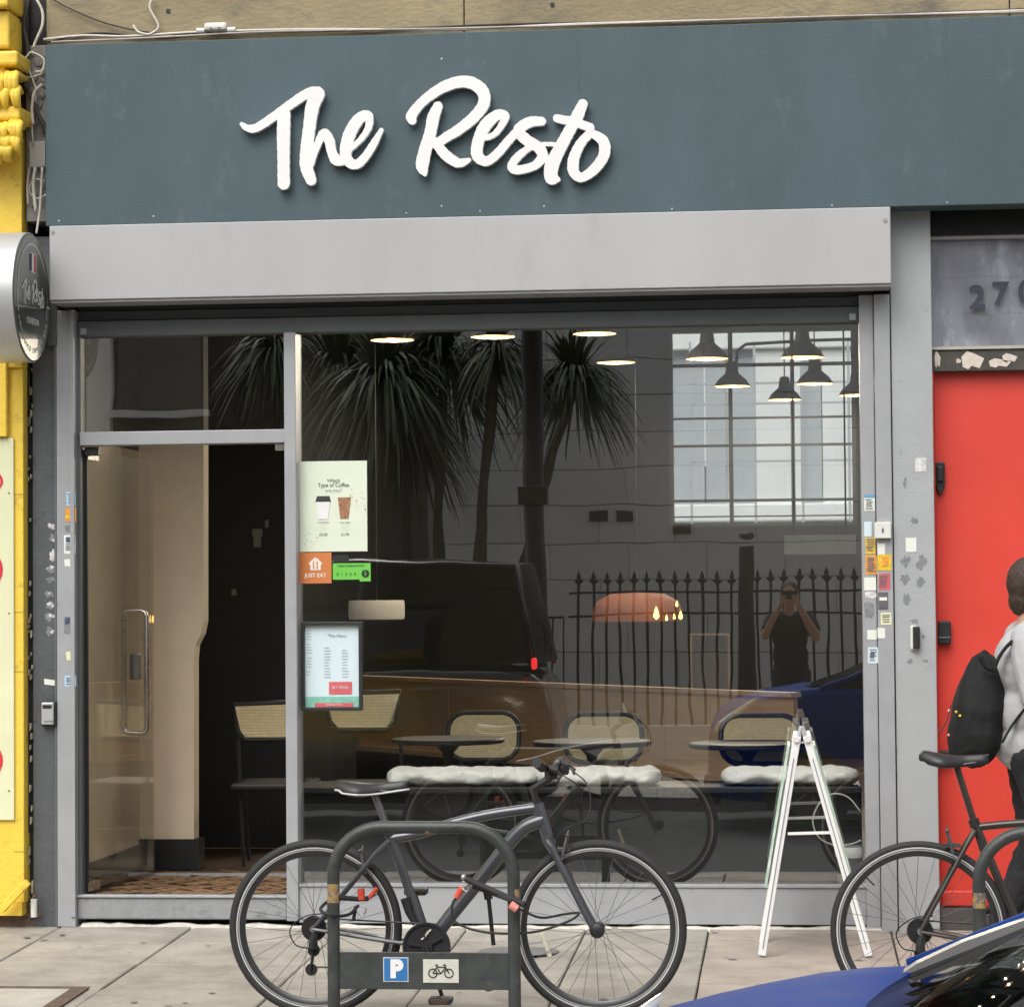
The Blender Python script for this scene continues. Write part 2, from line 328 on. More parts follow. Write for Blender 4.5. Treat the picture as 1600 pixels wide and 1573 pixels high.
for k in range(70):
    yy = rg.uniform(-3, -.1); xx = rg.uniform(-5, 2); r_ = rg.uniform(.008, .022)
    mb.add([(xx+r_*rg.uniform(.7, 1.2)*math.cos(t), yy+r_*rg.uniform(.7, 1.2)*math.sin(t), gz(yy+r_*math.sin(t))+.0062) for t in [i*math.pi/4 for i in range(8)]], [tuple(range(8))])
tag(mb.build('chewing_gum', M('gum_grey', (.20, .185, .16), .9), fix=False), 'flattened gum spots trodden into the slabs', 'gum', kind='stuff')

# ================================================================ SHOP FRONT
ZH = 2.86; ZG = .205; ZB = 3.015; ZF = 3.375; ZT = 4.255
PL0, PL1, MU0, MU1, PR0, PR1, PR2, PIL1 = -3.54, -3.45, -2.421, -2.364, .338, .407, .481, .677
sf = thing('shop_front', 'grey framed glazed restaurant front with door opening at left', 'shopfront', (-1.5, 0, 0))
box('post', m_alu, PL0, PL1, -.05, .09, 0, ZB-.03, sf, bevel=.004)
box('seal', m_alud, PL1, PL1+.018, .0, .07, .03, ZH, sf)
box('mullion', m_alu, MU0, MU1, -.03, .10, .03, ZH, sf, bevel=.004)
box('transom', m_alu, PL1+.018, MU0, -.02, .09, 2.327, 2.392, sf, bevel=.003)
box('post', m_alu, PR0, PR1-.003, -.03, .10, .0, ZB-.03, sf, bevel=.004)
box('post', m_alu, PR1, PR2, -.055, .09, -.005, ZB-.03, sf, bevel=.004)
box('stall_riser', m_alu, MU1, PR0, -.01, .10, .02, ZG-.012, sf, bevel=.003)
box('sill_bead', m_alu, MU1, PR0, -.018, .05, ZG-.010, ZG, sf)
box('door_sill', m_step, PL1, MU0, -.02, .16, .035, .139, sf, bevel=.008)
box('sill_nosing', m_alu, PL1, MU0, -.03, .02, .1395, .152, sf, bevel=.003)
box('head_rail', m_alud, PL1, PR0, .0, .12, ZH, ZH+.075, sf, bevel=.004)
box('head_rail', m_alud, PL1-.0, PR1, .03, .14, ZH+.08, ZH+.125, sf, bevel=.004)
box('head_block', m_alu, PL1+.02, PL1+.05, -.012, .0, ZH+.01, ZH+.04, sf)
box('head_block', m_alu, PR0-.045, PR0-.015, -.012, .0, ZH+.01, ZH+.04, sf)
box('guide_rail', m_alu, PL1-.02, PL1+.0, -.06, -.052, .05, ZB-.03, sf)
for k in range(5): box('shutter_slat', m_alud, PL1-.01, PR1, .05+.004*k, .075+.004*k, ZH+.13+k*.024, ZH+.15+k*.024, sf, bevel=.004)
MB().box(MU1, PR0, GL, GL+.008, ZG, ZH).build('window_pane', g_win, sf)
MB().box(PL1+.018, MU0, GL, GL+.008, 2.392, ZH).build('window_pane', g_win, sf)
# mortar line under the riser
rg = random.Random(5); mb = MB(); rows = []
for i in range(90):
    x_ = -3.43+i*(.45+3.43)/89; h = .012+.004*math.sin(i*.7)+rg.uniform(-.004, .005); d = -.016-.012*rg.random()-(.012 if i % 17 < 6 else 0)
    rows.append([(x_, .01, h), (x_, -.014, h*.9), (x_, d*.8, .008), (x_, d-.012, -.012)])
mb.grid(rows).build('mortar_fillet', m_mort, sf, smooth=True)

# glass door, swung inwards
hx, hy = -3.425, .06; ex = at(240, 1365, .95).x; dl = Vector((ex-hx, .95-hy, 0)); dlen = dl.length; dn = dl.normalized(); pn = Vector((dn.y, -dn.x, 0))
dr = thing('glass_door', 'frameless clear glass door standing open inwards with long steel pull handle', 'door', (hx, hy, .155))
def dp(s, n, z): v = Vector((hx, hy, 0))+dn*s+pn*n; return (v.x, v.y, z)
def dbox(s0, s1, n0, n1, z0, z1):
    mb = MB(); return mb.add([dp(s0, n0, z0), dp(s1, n0, z0), dp(s1, n1, z0), dp(s0, n1, z0), dp(s0, n0, z1), dp(s1, n0, z1), dp(s1, n1, z1), dp(s0, n1, z1)], [(0,3,2,1),(4,5,6,7),(0,1,5,4),(1,2,6,5),(2,3,7,6),(3,0,4,7)])
dbox(0, dlen, -.005, .005, .165, 2.30).build('door_pane', g_door, dr)
dbox(-.002, .012, -.009, .009, .16, 2.31).build('edge_strip', m_black, dr)
dbox(0, .14, -.014, .014, .158, .20).build('patch_fitting', m_steel, dr, bevel=.002)
dbox(0, .14, -.014, .014, 2.26, 2.305).build('patch_fitting', m_steel, dr, bevel=.002)
hs_ = .72*dlen; zt, zb_ = 1.52, .895
pts = []
for (n_, z_) in ((-.062, zt-.03), (-.055, zt-.008), (-.035, zt), (.035, zt), (.055, zt-.008), (.062, zt-.03), (.062, zb_+.03), (.055, zb_+.008), (.035, zb_), (-.035, zb_), (-.055, zb_+.008), (-.062, zb_+.03)): pts.append(dp(hs_, n_, z_))
MB().tube(pts, .0125, 10, closed=True).build('pull_handle', m_steel, dr, smooth=True)
dbox(hs_-.02, hs_+.03, -.022, .022, 1.17, 1.30).build('lock_case', M('lock_grey', (.12, .12, .11), .5), dr, bevel=.005)
box('door_closer', m_steel, MU0-.05, MU0-.0, .0, .05, 2.29, 2.325, sf, bevel=.003)
box('door_closer', m_black, PL1+.03, PL1+.1, .02, .07, 2.28, 2.322, sf, bevel=.003)

# stickers on the posts: part of the shop front
def stick(px0, py0, px1, py1, mat, Y, parent=sf, poly=None, name='sticker', t=.0012):
    a = at(px0, py0, Y); b = at(px1, py1, Y)
    if poly: pl = [(a.x+(b.x-a.x)*u, a.z+(b.z-a.z)*v) for u, v in poly]
    else: pl = [(a.x, b.z), (b.x, b.z), (b.x, a.z), (a.x, a.z)]
    return MB().prism(pl, Y-t, Y-.0001).build(name, mat, parent)
torn = [(0, .1), (.5, 0), (.95, .15), (1, .7), (.7, 1), (.35, .85), (.1, .95), (.05, .5)]
Yp = -.0505
for a in [(104, 768, 118, 790, m_sky), (102, 793, 119, 815, m_ost), (103, 804, 116, 810, m_yst), (101, 820, 116, 832, m_resid, torn), (100, 836, 118, 865, m_paper), (103, 839, 117, 847, m_navy), (100, 873, 114, 886, m_paper, torn),
          (100, 963, 117, 989, m_resid), (102, 965, 116, 975, m_navy, [(0, 0), (1, 0), (.2, 1), (0, 1)]), (103, 1017, 116, 1033, m_cream, torn), (101, 1055, 119, 1072, m_sky)]:
    stick(*a[:5], Yp-(.002 if a[4] in (m_yst, m_navy) else 0), poly=a[5] if len(a) > 5 else None)
Yq = -.0305; Yr_ = -.0555
for a in [(1350, 773, 1367, 798, m_paper, Yq), (1350, 773, 1367, 777, m_blue, Yq-.002), (1350, 815, 1362, 838, m_menub, Yq), (1352, 840, 1368, 865, m_yst, Yq), (1352, 868, 1371, 897, m_ost, Yq), (1371, 866, 1393, 891, m_yst, Yr_), (1378, 870, 1388, 884, m_ost, Yr_-.002),
          (1371, 849, 1383, 866, m_paper, Yr_), (1350, 902, 1369, 922, m_paper, Yq), (1373, 896, 1391, 921, m_menur, Yr_), (1351, 924, 1370, 935, m_torn, Yq), (1372, 925, 1388, 952, m_ink, Yr_), (1374, 933, 1386, 938, m_paper, Yr_-.002), (1350, 940, 1366, 966, m_resid, Yq),
          (1376, 957, 1393, 976, m_cream, Yr_), (1355, 984, 1370, 999, m_paper, Yq), (1371, 981, 1383, 997, m_paper, Yr_), (1356, 1011, 1373, 1036, m_menub, Yq), (1360, 1018, 1366, 1026, m_navy, Yq-.002)]:
    stick(*a[:6], poly=torn if a[4] in (m_torn, m_resid) else None)
rg = random.Random(14)
for (a0, b0, a1, b1, Yk) in ((1352, 780, 1365, 796, Yq), (1353, 842, 1367, 863, Yq), (1354, 871, 1369, 895, Yq), (1373, 899, 1389, 918, Yr_), (1358, 1014, 1371, 1034, Yq), (1378, 960, 1391, 974, Yr_), (105, 771, 117, 788, Yp), (102, 849, 116, 862, Yp), (103, 1058, 117, 1070, Yp), (1374, 941, 1386, 950, Yr_)):
    mb = MB(); yy_ = b0
    while yy_ < b1-2:
        a = at(a0+rg.uniform(0, 2), yy_, Yk); b = at(a1-rg.uniform(0, 5), yy_+1.3, Yk); mb.box(a.x, b.x, Yk-.0035, Yk-.0022, b.z, a.z); yy_ += rg.uniform(2.6, 4.2)
    mb.build('printed_lines', M('print_dark', (.16, .16, .19), .6), sf)['kind'] = 'stuff'
swb = thing('key_switch', 'small white switch box on the right window post among stickers', 'switch box', (X(1378, 828, -.06), -.06, Z(1378, 840, -.06)))
a_, b_ = at(1366, 816, -.056), at(1392, 841, -.056); box('case', m_plas, a_.x, b_.x, -.085, -.056, b_.z, a_.z, swb, bevel=.003)
box('key_hole', m_ink, (a_.x+b_.x)/2-.004, (a_.x+b_.x)/2+.004, -.088, -.085, (a_.z+b_.z)/2-.01, (a_.z+b_.z)/2+.01, swb)

# window posters
po = thing('coffee_poster', 'cream poster with white cup and iced coffee, uppermost in the window', 'poster', (X(521, 862, .045), .045, Z(521, 862, .045)))
def wpos(px, py, Y=.044): return at(px, py, Y)
YP = .046
a_, b_ = at(468, 721, YP), at(574, 861, YP); box('sheet', m_papg, a_.x, b_.x, YP, YP+.002, b_.z, a_.z, po)
def wtext(s, px, py, size, mat, par, **k): q = at(px, py, YP-.002); return text(s, size, (q.x, YP-.0012, q.z), mat, par, **k)
wtext('Which', 521, 751, .024, m_ink, po); wtext('Type of Coffee', 521, 758, .028, m_ink, po, sx=.9); wtext('are you?', 521, 766, .024, m_inkl, po)
def cupp(px, py0, py1, w0, w1, mat, par, name):
    a = at(px, py0, YP); b = at(px, py1, YP); s_ = .00305
    MB().prism([(a.x-w0*s_/2, a.z), (a.x-w1*s_/2, b.z), (a.x+w1*s_/2, b.z), (a.x+w0*s_/2, a.z)], YP-.003, YP-.0005).build(name, mat, par)
cupp(505, 783, 811, 23, 15, m_white, po, 'printed_cup'); cupp(505, 775, 784, 20, 25, M('cup_lid', (.04, .045, .045), .5), po, 'printed_lid')
cupp(538, 777, 810, 21, 13, M('iced_coffee', (.34, .17, .09), .5, nz=.5, scale=60), po, 'printed_cup')
wtext('Americano', 505, 816, .013, m_inkl, po); wtext('Iced Latte', 539, 816, .013, m_inkl, po)
for k in range(3): wtext('- - - - -', 505, 820+k*4, .013, m_inkl, po); wtext('- - - - -', 539, 820+k*4, .013, m_inkl, po)
wtext('£3.20', 505, 835, .018, m_ink, po); wtext('£3.70', 539, 835, .018, m_ink, po)
rg = random.Random(11); mb = MB()
for (cx_, cy_, sx_, sy_, n_) in ((558, 780, 13, 16, 22), (486, 835, 11, 16, 16)):
    for k in range(n_):
        q = at(cx_+rg.uniform(-sx_, sx_), cy_+rg.uniform(-sy_, sy_), YP); r_ = rg.uniform(.002, .005); t_ = rg.random()*3
        mb.prism([(q.x+r_*math.cos(t_+i*1.57)*(1 if i % 2 else .5), q.z+r_*math.sin(t_+i*1.57)*(1 if i % 2 else .5)) for i in range(4)], YP-.0013, YP-.0003)
mb.build('printed_petals', M('petal_pink', (.45, .22, .2), .6, nz=.5, scale=30), po)['kind'] = 'stuff'
jo = thing('takeaway_sticker', 'square orange delivery sticker with white house logo below the coffee poster', 'sticker', (X(493, 911, .045), .045, Z(493, 911, .045)))
a_, b_ = at(468, 863.5, YP), at(518, 911, YP); box('sheet', m_oran, a_.x, b_.x, YP, YP+.002, b_.z, a_.z, jo)
q = at(493, 881, YP)
MB().prism([(q.x+u*.03, q.z+v*.03) for u, v in ((-.85, -1), (.85, -1), (.85, -.1), (1.1, -.1), (1.0, .25), (.55, .6), (.5, .85), (.3, .8), (0, 1.1), (-.4, .8), (-1.0, .25), (-1.1, -.1), (-.85, -.1))], YP-.002, YP-.0003).build('house_logo', M('logo_white', (.8, .75, .68), .5), jo)
MB().box(q.x-.012, q.x-.006, YP-.003, YP-.0021, q.z-.025, q.z+.012).box(q.x+.005, q.x+.011, YP-.003, YP-.0021, q.z-.025, q.z+.012).build('logo_cutlery', m_oran, jo)
wtext('JUST EAT', 493, 899, .026, MATS['logo_white'], jo, bold=.0006)
gr = thing('hygiene_sticker', 'bright green food hygiene rating sticker beside the orange sticker', 'sticker', (X(550, 908, .045), .045, Z(550, 908, .045)))
a_, b_ = at(520, 880, YP), at(579, 905, YP); box('sheet', m_green, a_.x, b_.x, YP, YP+.002, b_.z, a_.z, gr)
box('tab', m_green, X(562, 905, YP), X(579, 905, YP), YP, YP+.002, Z(570, 908, YP), b_.z, gr)
box('black_header', m_black, a_.x, X(545, 870, YP), YP, YP+.002, Z(530, 878, YP), Z(530, 867, YP), gr)
wtext('FOOD HYGIENE RATING', 548, 884, .013, m_dgreen, gr, sx=.9); wtext('0  1  2  3  4', 541, 897, .02, m_dgreen, gr); q = at(571, 896, YP)
MB().cyl((q.x, YP-.0012, q.z), .019, .002, (0, 1, 0), 20).build('rating_disc', m_black, gr); text('5', .03, (q.x, YP-.0036, q.z), m_green, gr)
me_ = thing('menu_case', 'black framed lit menu with red box and teal foot, lowest in the window', 'menu', (X(520, 1110, .045), .045, Z(520, 1110, .045)))
a_, b_ = at(470, 972, .02), at(566, 1110, .02); fr = .016
for (x0_, x1_, z0_, z1_) in ((a_.x, b_.x, a_.z-fr, a_.z), (a_.x, b_.x, b_.z, b_.z+fr), (a_.x, a_.x+fr, b_.z+fr, a_.z-fr), (b_.x-fr, b_.x, b_.z+fr, a_.z-fr)): box('frame', m_black, x0_, x1_, .018, .048, z0_, z1_, me_, bevel=.002)
box('sheet', m_menub, a_.x+fr, b_.x-fr, .042, .0485, b_.z+fr, a_.z-fr, me_)
def mrect(px0, py0, px1, py1, mat, name, Y=.0405): a = at(px0, py0, Y); b = at(px1, py1, Y); return box(name, mat, a.x, b.x, Y, Y+.0012, b.z, a.z, me_)
mrect(475, 1088, 561, 1104, m_menug, 'printed_foot'); mrect(492, 1098, 552, 1104, m_menur, 'printed_banner', .038); mrect(514, 1065, 550, 1084, m_menur, 'printed_box', .039)
q = at(527, 993, .04); text('The Menu', .022, (q.x, .0395, q.z), m_inkl, me_); q = at(532, 1074, .038); text('SET MENU', .018, (q.x, .0375, q.z), m_menub, me_); q = at(522, 1101, .037); text('THANK YOU', .014, (q.x, .0365, q.z), m_menub, me_)
mb = MB(); rg = random.Random(4)
for (cx_, y0_, n_, wd) in ((484, 985, 14, 9), (512, 1012, 11, 11), (540, 1016, 10, 12)):
    for k in range(n_):
        q = at(cx_, y0_+k*4.6+(k//4)*3*(cx_ < 500), .0405); ww = wd*.003*rg.uniform(.6, 1.0)/2*1.0
        if q.z > Z(512, 1064, .04) or cx_ < 500: mb.box(q.x-wd*.0015, q.x-wd*.0015+2*ww, .0405, .0415, q.z-.0018, q.z+.0018)
mb.build('printed_lines', M('print_grey', (.33, .38, .40), .6), me_)['kind'] = 'stuff'

# ================================================================ FASCIA + LETTERING
fs = thing('fascia_sign', 'long dark teal fascia board with raised white brush lettering', 'shop sign', (-1.2, -.1, ZF))
box('board', m_teal, -3.548, 2.6, -.20, -.02, ZF+.002, ZT, fs, bevel=.003)
STK = {
 'T': [[(72, 266, 16), (90, 280, 26), (120, 284, 32), (160, 264, 34), (230, 215, 36), (300, 165, 38), (345, 142, 42), (372, 146, 56)], [(240, 225, 50), (238, 300, 52), (238, 400, 48), (239, 502, 48)]],
 'h': [[(372, 148, 58), (352, 200, 54), (340, 280, 48), (332, 350, 50), (328, 430, 50), (347, 488, 42)], [(345, 440, 18), (372, 350, 28), (398, 303, 36), (418, 328, 40), (430, 378, 38), (445, 408, 42), (468, 414, 34)]],
 'e': [[(503, 365, 20), (548, 322, 24), (576, 275, 28), (573, 232, 36), (535, 248, 46), (500, 305, 48), (484, 370, 46), (492, 410, 44), (525, 426, 38), (560, 398, 34), (598, 340, 30), (626, 290, 18)]],
 'R': [[(748, 252, 34), (746, 232, 42), (785, 182, 38), (850, 132, 42), (920, 102, 46), (980, 102, 48), (1026, 135, 50), (1032, 185, 46), (992, 240, 44), (930, 290, 42), (870, 327, 38), (845, 350, 34)], [(850, 196, 38), (832, 240, 48), (820, 300, 46), (800, 370, 50), (788, 430, 50), (797, 462, 22)], [(838, 335, 36), (880, 388, 42), (930, 420, 38), (972, 410, 20)]],
 'e2': [[(1030, 322, 22), (1072, 308, 24), (1104, 268, 28), (1116, 234, 36), (1082, 232, 42), (1036, 275, 48), (1010, 335, 46), (1006, 388, 46), (1040, 414, 38), (1085, 384, 36), (1130, 332, 34), (1165, 295, 34)]],
 's': [[(1262, 255, 34), (1215, 258, 42), (1170, 290, 44), (1200, 328, 44), (1250, 360, 44), (1264, 395, 42), (1230, 432, 34), (1165, 448, 36), (1142, 432, 34), (1170, 392, 32), (1215, 360, 24), (1270, 346, 16), (1318, 347, 18)]],
 't': [[(1424, 188, 40), (1400, 240, 48), (1362, 310, 46), (1330, 370, 50), (1302, 430, 56), (1300, 480, 50), (1325, 486, 22)], [(1322, 244, 32), (1390, 258, 36), (1454, 280, 34)]],
 'o': [[(1462, 302, 30), (1506, 335, 44), (1508, 390, 44), (1470, 445, 42), (1418, 478, 36), (1388, 452, 44), (1390, 400, 44), (1415, 345, 38), (1450, 305, 34)]],
}
def spline(pts, m=8):
    P = [np.array(p, float) for p in pts]; P = [2*P[0]-P[1]]+P+[2*P[-1]-P[-2]]; out = []
    for i in range(1, len(P)-2):
        for k in range(m):
            t = k/m; out.append(.5*((2*P[i])+(-P[i-1]+P[i+1])*t+(2*P[i-1]-5*P[i]+4*P[i+1]-P[i+2])*t*t+(-P[i-1]+3*P[i]-3*P[i+1]+P[i+2])*t**3))
    out.append(P[-2]); return out
def contours(strokes, step=2.5, rough=.7, seed=0):
    sp = [spline(s) for s in strokes]; A = np.array([p for s in sp for p in s]); x0, y0 = A[:, 0].min()-40, A[:, 1].min()-40; x1, y1 = A[:, 0].max()+40, A[:, 1].max()+40
    xs = np.arange(x0, x1, step); ys = np.arange(y0, y1, step); GX, GY = np.meshgrid(xs, ys); D = np.full(GX.shape, 1e9)
    for s in sp:
        for a, b in zip(s[:-1], s[1:]):
            d = b[:2]-a[:2]; L = max(d@d, 1e-9); t = np.clip(((GX-a[0])*d[0]+(GY-a[1])*d[1])/L, 0, 1)
            D = np.minimum(D, np.hypot(GX-a[0]-t*d[0], GY-a[1]-t*d[1])-(a[2]+(b[2]-a[2])*t)/2)
    D += rough*(np.sin(GX*.21+seed)*np.sin(GY*.17+2*seed)+.5*np.sin(GX*.05+GY*.31))
    segs = {}
    ny, nx = D.shape
    def lerp(ka, kb):
        (i, j), (k, l) = ka, kb; a, b = D[i, j], D[k, l]; t = a/(a-b); return (xs[j]+(xs[l]-xs[j])*t, ys[i]+(ys[k]-ys[i])*t)
    I = D < 0; nxt = {}; pos = {}
    for i in range(ny-1):
        for j in range(nx-1):
            q = (I[i, j], I[i, j+1], I[i+1, j+1], I[i+1, j])
            if all(q) or not any(q): continue
            cs = [(i, j), (i, j+1), (i+1, j+1), (i+1, j)]; ent = []; ex_ = []
            for k in range(4):
                a, b = cs[k], cs[(k+1) % 4]
                if q[k] != q[(k+1) % 4]:
                    key = (min(a, b), max(a, b)); pos[key] = lerp(a, b); (ex_ if q[k] else ent).append(key)
            for e_, x_ in zip(ent, ex_): nxt[x_] = e_
    loops = []; seen = set()
    for k in list(nxt):
        if k in seen: continue
        lp = []; c = k
        while c in nxt and c not in seen: seen.add(c); lp.append(pos[c]); c = nxt[c]
        if len(lp) > 6: loops.append(lp)
    return loops
def loops_mesh(name, loops, conv, depth, mat, parent, base, rot=(R(90), 0, 0)):
    """loops -> filled extruded curve -> mesh; conv maps glyph units to local plane metres"""
    cv = bpy.data.curves.new(name, 'CURVE'); cv.dimensions = '2D'; cv.fill_mode = 'BOTH'; cv.extrude = depth/2
    for lp in loops:
        sp = cv.splines.new('POLY'); sp.points.add(len(lp)-1); sp.use_cyclic_u = True
        for i, p in enumerate(lp): x_, y_ = conv(p); sp.points[i].co = (x_, y_, 0, 1)
    t = bpy.data.objects.new(name, cv); C.objects.link(t); dg = bpy.context.evaluated_depsgraph_get(); me = bpy.data.meshes.new_from_object(t.evaluated_get(dg)); bpy.data.objects.remove(t)
    me.materials.clear(); me.materials.append(mat); o = bpy.data.objects.new(name, me); C.objects.link(o); o.parent = parent; o.location = Vector(base)-org(parent); o.rotation_euler = rot
    return o
YL = -.232
LOOPS = {}
for i, (k, st) in enumerate(STK.items()):
    LOOPS[k] = contours(st, seed=i)
    def conv(p): q = at(350+p[0]*.39375, 90+p[1]*.39375, YL); return (q.x, q.z)
    dep = .030+.0015*(i % 3)
    loops_mesh('letter', LOOPS[k], conv, dep, m_white, fs, (0, YL+(.0015*(i % 3)), 0))
for px_, py_ in ((92, 345), (240, 338), (635, 333), (690, 322), (750, 330), (850, 322), (1050, 330), (1300, 322), (1480, 320), (690, 92)):
    q = at(px_, py_, -.2); MB().cyl((q.x, -.2005, min(max(q.z, ZF+.015), ZT-.02)), .0045, .003, (0, 1, 0), 8).build('screw', m_silv, fs)
for px_ in (905, 1480):
    q = at(px_, 180, -.2); box('board_joint', M('joint_dark', (.055, .09, .10), .6), q.x-.0015, q.x+.0015, -.2012, -.19, ZF+.003, ZT-.001, fs)

sb = thing('shutter_box', 'long pale grey roller shutter housing under the teal fascia', 'shutter box', (-1.5, -.1, ZB))
box('cover', m_box, -3.523, .484, -.225, -.002, ZB, ZF-.002, sb, bevel=.004)
box('bottom_lip', M('lip_grey', (.30, .30, .31), .5), -3.52, .482, -.215, -.02, ZB-.012, ZB-.001, sb)
for px_, py_ in ((82, 362), (1383, 344)): q = at(px_, py_, -.226); MB().cyl((q.x, -.227, q.z), .009, .006, (0, 1, 0), 12).build('screw', M('screw_dull', (.3, .3, .3), .5), sb, smooth='auto')
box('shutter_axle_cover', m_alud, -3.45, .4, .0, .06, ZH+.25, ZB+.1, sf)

# right-hand pilaster
pi = thing('grey_pilaster', 'wide smooth pale grey pilaster between the window and the red door', 'pilaster', (.58, 0, 0))
box('shaft', m_pil, PR2+.006, PIL1, -.04, .3, -.01, ZF+.1, pi, bevel=.003)
box('dark_joint', m_black, PR2, PR2+.006, -.02, .1, 0, ZF, pi)
stick(1430, 715, 1447, 737, m_torn, -.0402, pi); stick(1415, 840, 1432, 862, m_paper, -.0402, pi)
for a in [(1410, 742, 1418, 765), (1418, 805, 1436, 820), (1405, 865, 1425, 890), (1430, 862, 1450, 895), (1404, 893, 1424, 915), (1428, 898, 1448, 920), (1408, 925, 1426, 948), (1420, 965, 1440, 975), (1416, 1028, 1428, 1038), (1440, 1028, 1452, 1036), (1438, 990, 1447, 998)]:
    stick(*a, m_resid, -.0402, pi, poly=[(.5+.5*rnd.uniform(.35, 1)*math.cos(6.2832*i/15), .5+.5*rnd.uniform(.35, 1)*math.sin(6.2832*i/15)) for i in range(15)], name='glue_mark')
db = thing('door_bell', 'black and white video doorbell on the grey pilaster', 'doorbell', (X(1430, 1010, -.06), -.06, Z(1430, 1016, -.06)))
q0, q1 = at(1422, 977, -.06), at(1437, 1015, -.06)
box('case', m_plas, q0.x, q1.x-.006, -.062, -.041, q1.z, q0.z, db, bevel=.009); box('face', m_black, q0.x+.012, q1.x+.002, -.072, -.05, q1.z+.003, q0.z-.003, db, bevel=.008)
MB().cyl(((q0.x+q1.x)/2+.006, -.0735, q0.z-.03), .008, .004, (0, 1, 0), 14).build('lens', m_carpl, db)

# red door with transom light
YD = .10; RX0, RX1 = PIL1+.002, 1.72
rd = thing('red_door', 'plain flush bright red door at the right edge', 'door', (1.1, YD, .08))
box('leaf', m_red, RX0+.012, RX1, YD, YD+.05, .12, 2.625, rd, bevel=.004)
box('kick_board', m_red, RX0+.012, RX1, YD-.035, YD-.002, .10, .175, rd, bevel=.008)
box('threshold', M('dark_step', (.07, .065, .06), .8, nz=.3), RX0, RX1, -.01, .2, -.02, .095, rd)
box('jamb', M('red_jamb', (.55, .05, .035), .5), RX0, RX0+.010, YD-.05, YD+.05, .10, 2.63, rd)
def lockp(px0, py0, px1, py1): return at(px0, py0, YD-.03), at(px1, py1, YD-.03)
a, b = lockp(1461, 722, 1477, 772)
t = MB().prism([(a.x, a.z), (b.x, a.z), (b.x, b.z+.05), ((a.x+b.x)/2+.008, b.z), ((a.x+b.x)/2-.008, b.z), (a.x, b.z+.05)], YD-.035, YD-.001).build('latch_plate', m_black, rd, bevel=.005)
box('handle', m_carpl, a.x+.01, b.x-.01, YD-.055, YD-.036, b.z+.06, a.z-.02, t, bevel=.006)
a, b = lockp(1465, 970, 1486, 1006); t = box('rim_lock', m_black, a.x, b.x, YD-.05, YD-.001, b.z, a.z, rd, bevel=.006); box('bolt_cover', m_alud, a.x+.004, b.x-.004, YD-.056, YD-.051, b.z+.028, b.z+.036, t)
a, b = lockp(1466, 1172, 1486, 1192); t = box('rim_lock', m_black, a.x, b.x, YD-.05, YD-.001, b.z, a.z, rd, bevel=.006); MB().cyl(((a.x+b.x)/2, YD-.052, (a.z+b.z)/2), .012, .006, (0, 1, 0), 12).build('keyhole_ring', m_silv, t)
dw = thing('door_surround', 'dark framed number light and peeling timber rail above the red door', 'door surround', (1.1, .06, 2.63))
zr0, zr1 = Z(1520, 580, .05), Z(1520, 546, .05); zl1 = Z(1520, 374, .05)
box('timber_rail', M('old_timber', (.075, .068, .06), .85, nz=.35, scale=6, bump=.5), RX0, RX1, .04, .16, zr0, zr1, dw, bevel=.004)
box('bright_bead', M('bead', (.45, .43, .36), .5), RX0, RX1, .03, .10, zr1, zr1+.014, dw)
MB().box(RX0, RX1, .07, .078, zr1+.014, zl1).build('number_pane', g_trans, dw)
box('backing', M('painted_sky_reflection', (.55, .54, .55), .9, nz=.5, scale=3.0, stretch=(1.5, 1, .7), stain=((.95, .95, .98), 2.6, .5, .6)), RX0, RX1, .090, .10, zr1, zl1, dw)  # pale wavy sky reflection of the pane, painted onto the sheet behind it
box('top_bead', M('bead2', (.30, .29, .27), .5), RX0, RX1, .03, .10, zl1, zl1+.016, dw)
box('soffit_board', m_dark, RX0, RX1, .02, .12, zl1+.016, ZF+.1, dw)
for s_, px_, py_ in (('2', 1527, 466), ('7', 1563, 461), ('0', 1604, 458)): q = at(px_, py_, .066); text(s_, .155, (q.x, .066, q.z), M('number_dark', (.04, .04, .065), .5), dw, name='house_number', bold=.004, depth=.001)
for a in [(1460, 548, 1470, 575), (1502, 549, 1538, 577), (1545, 560, 1580, 574), (1566, 552, 1590, 566), (1494, 560, 1502, 568)]:
    stick(*a, M('peeled_cream', (.62, .55, .48), .8, nz=.15, scale=40), .04, dw, poly=[(0, .3), (.25, 0), (.6, .15), (1, .4), (.8, .95), (.45, .8), (.3, 1), (.05, .85)], name='paint_flake', t=.003)

# ================================================================ STONE BAND + CABLES
st = thing('stone_band', 'weathered brown stone wall above the fascia', 'wall', (0, 0, ZT))
for k, (xa, xb) in enumerate(((-3.56, -1.52), (-1.515, 1.05), (1.055, 3.2))): box('stone_block', m_stone, xa, xb, -.14, .6, ZT-.35, ZT+1.1, st, bevel=.006)
MB().cyl((X(263, 18, -.14), -.141, Z(263, 18, -.14)), .012, .006, (0, 1, 0), 8).build('hole', m_black, st); MB().cyl((X(863, 8, -.14), -.141, Z(863, 8, -.14)), .012, .006, (0, 1, 0), 8).build('hole', m_black, st)
def cable(pxs, Y, r, mat, label, grp=None, cat='cable'):
    P = [at(a[0], a[1], a[2] if len(a) > 2 else Y) for a in pxs]; sp = spline([tuple(p) for p in P], 6)
    return tag(MB().tube([Vector(p) for p in sp], r, 6).build('cable', mat, smooth=True), label, cat, grp)
G = 'cables running along the top of the fascia'
cable([(68, 62), (130, 56), (200, 57), (320, 50), (500, 46), (700, 47), (900, 38), (1200, 30), (1400, 24), (1620, 16)], -.165, .006, m_cab, 'pale cable lying along the whole top of the teal fascia', G)
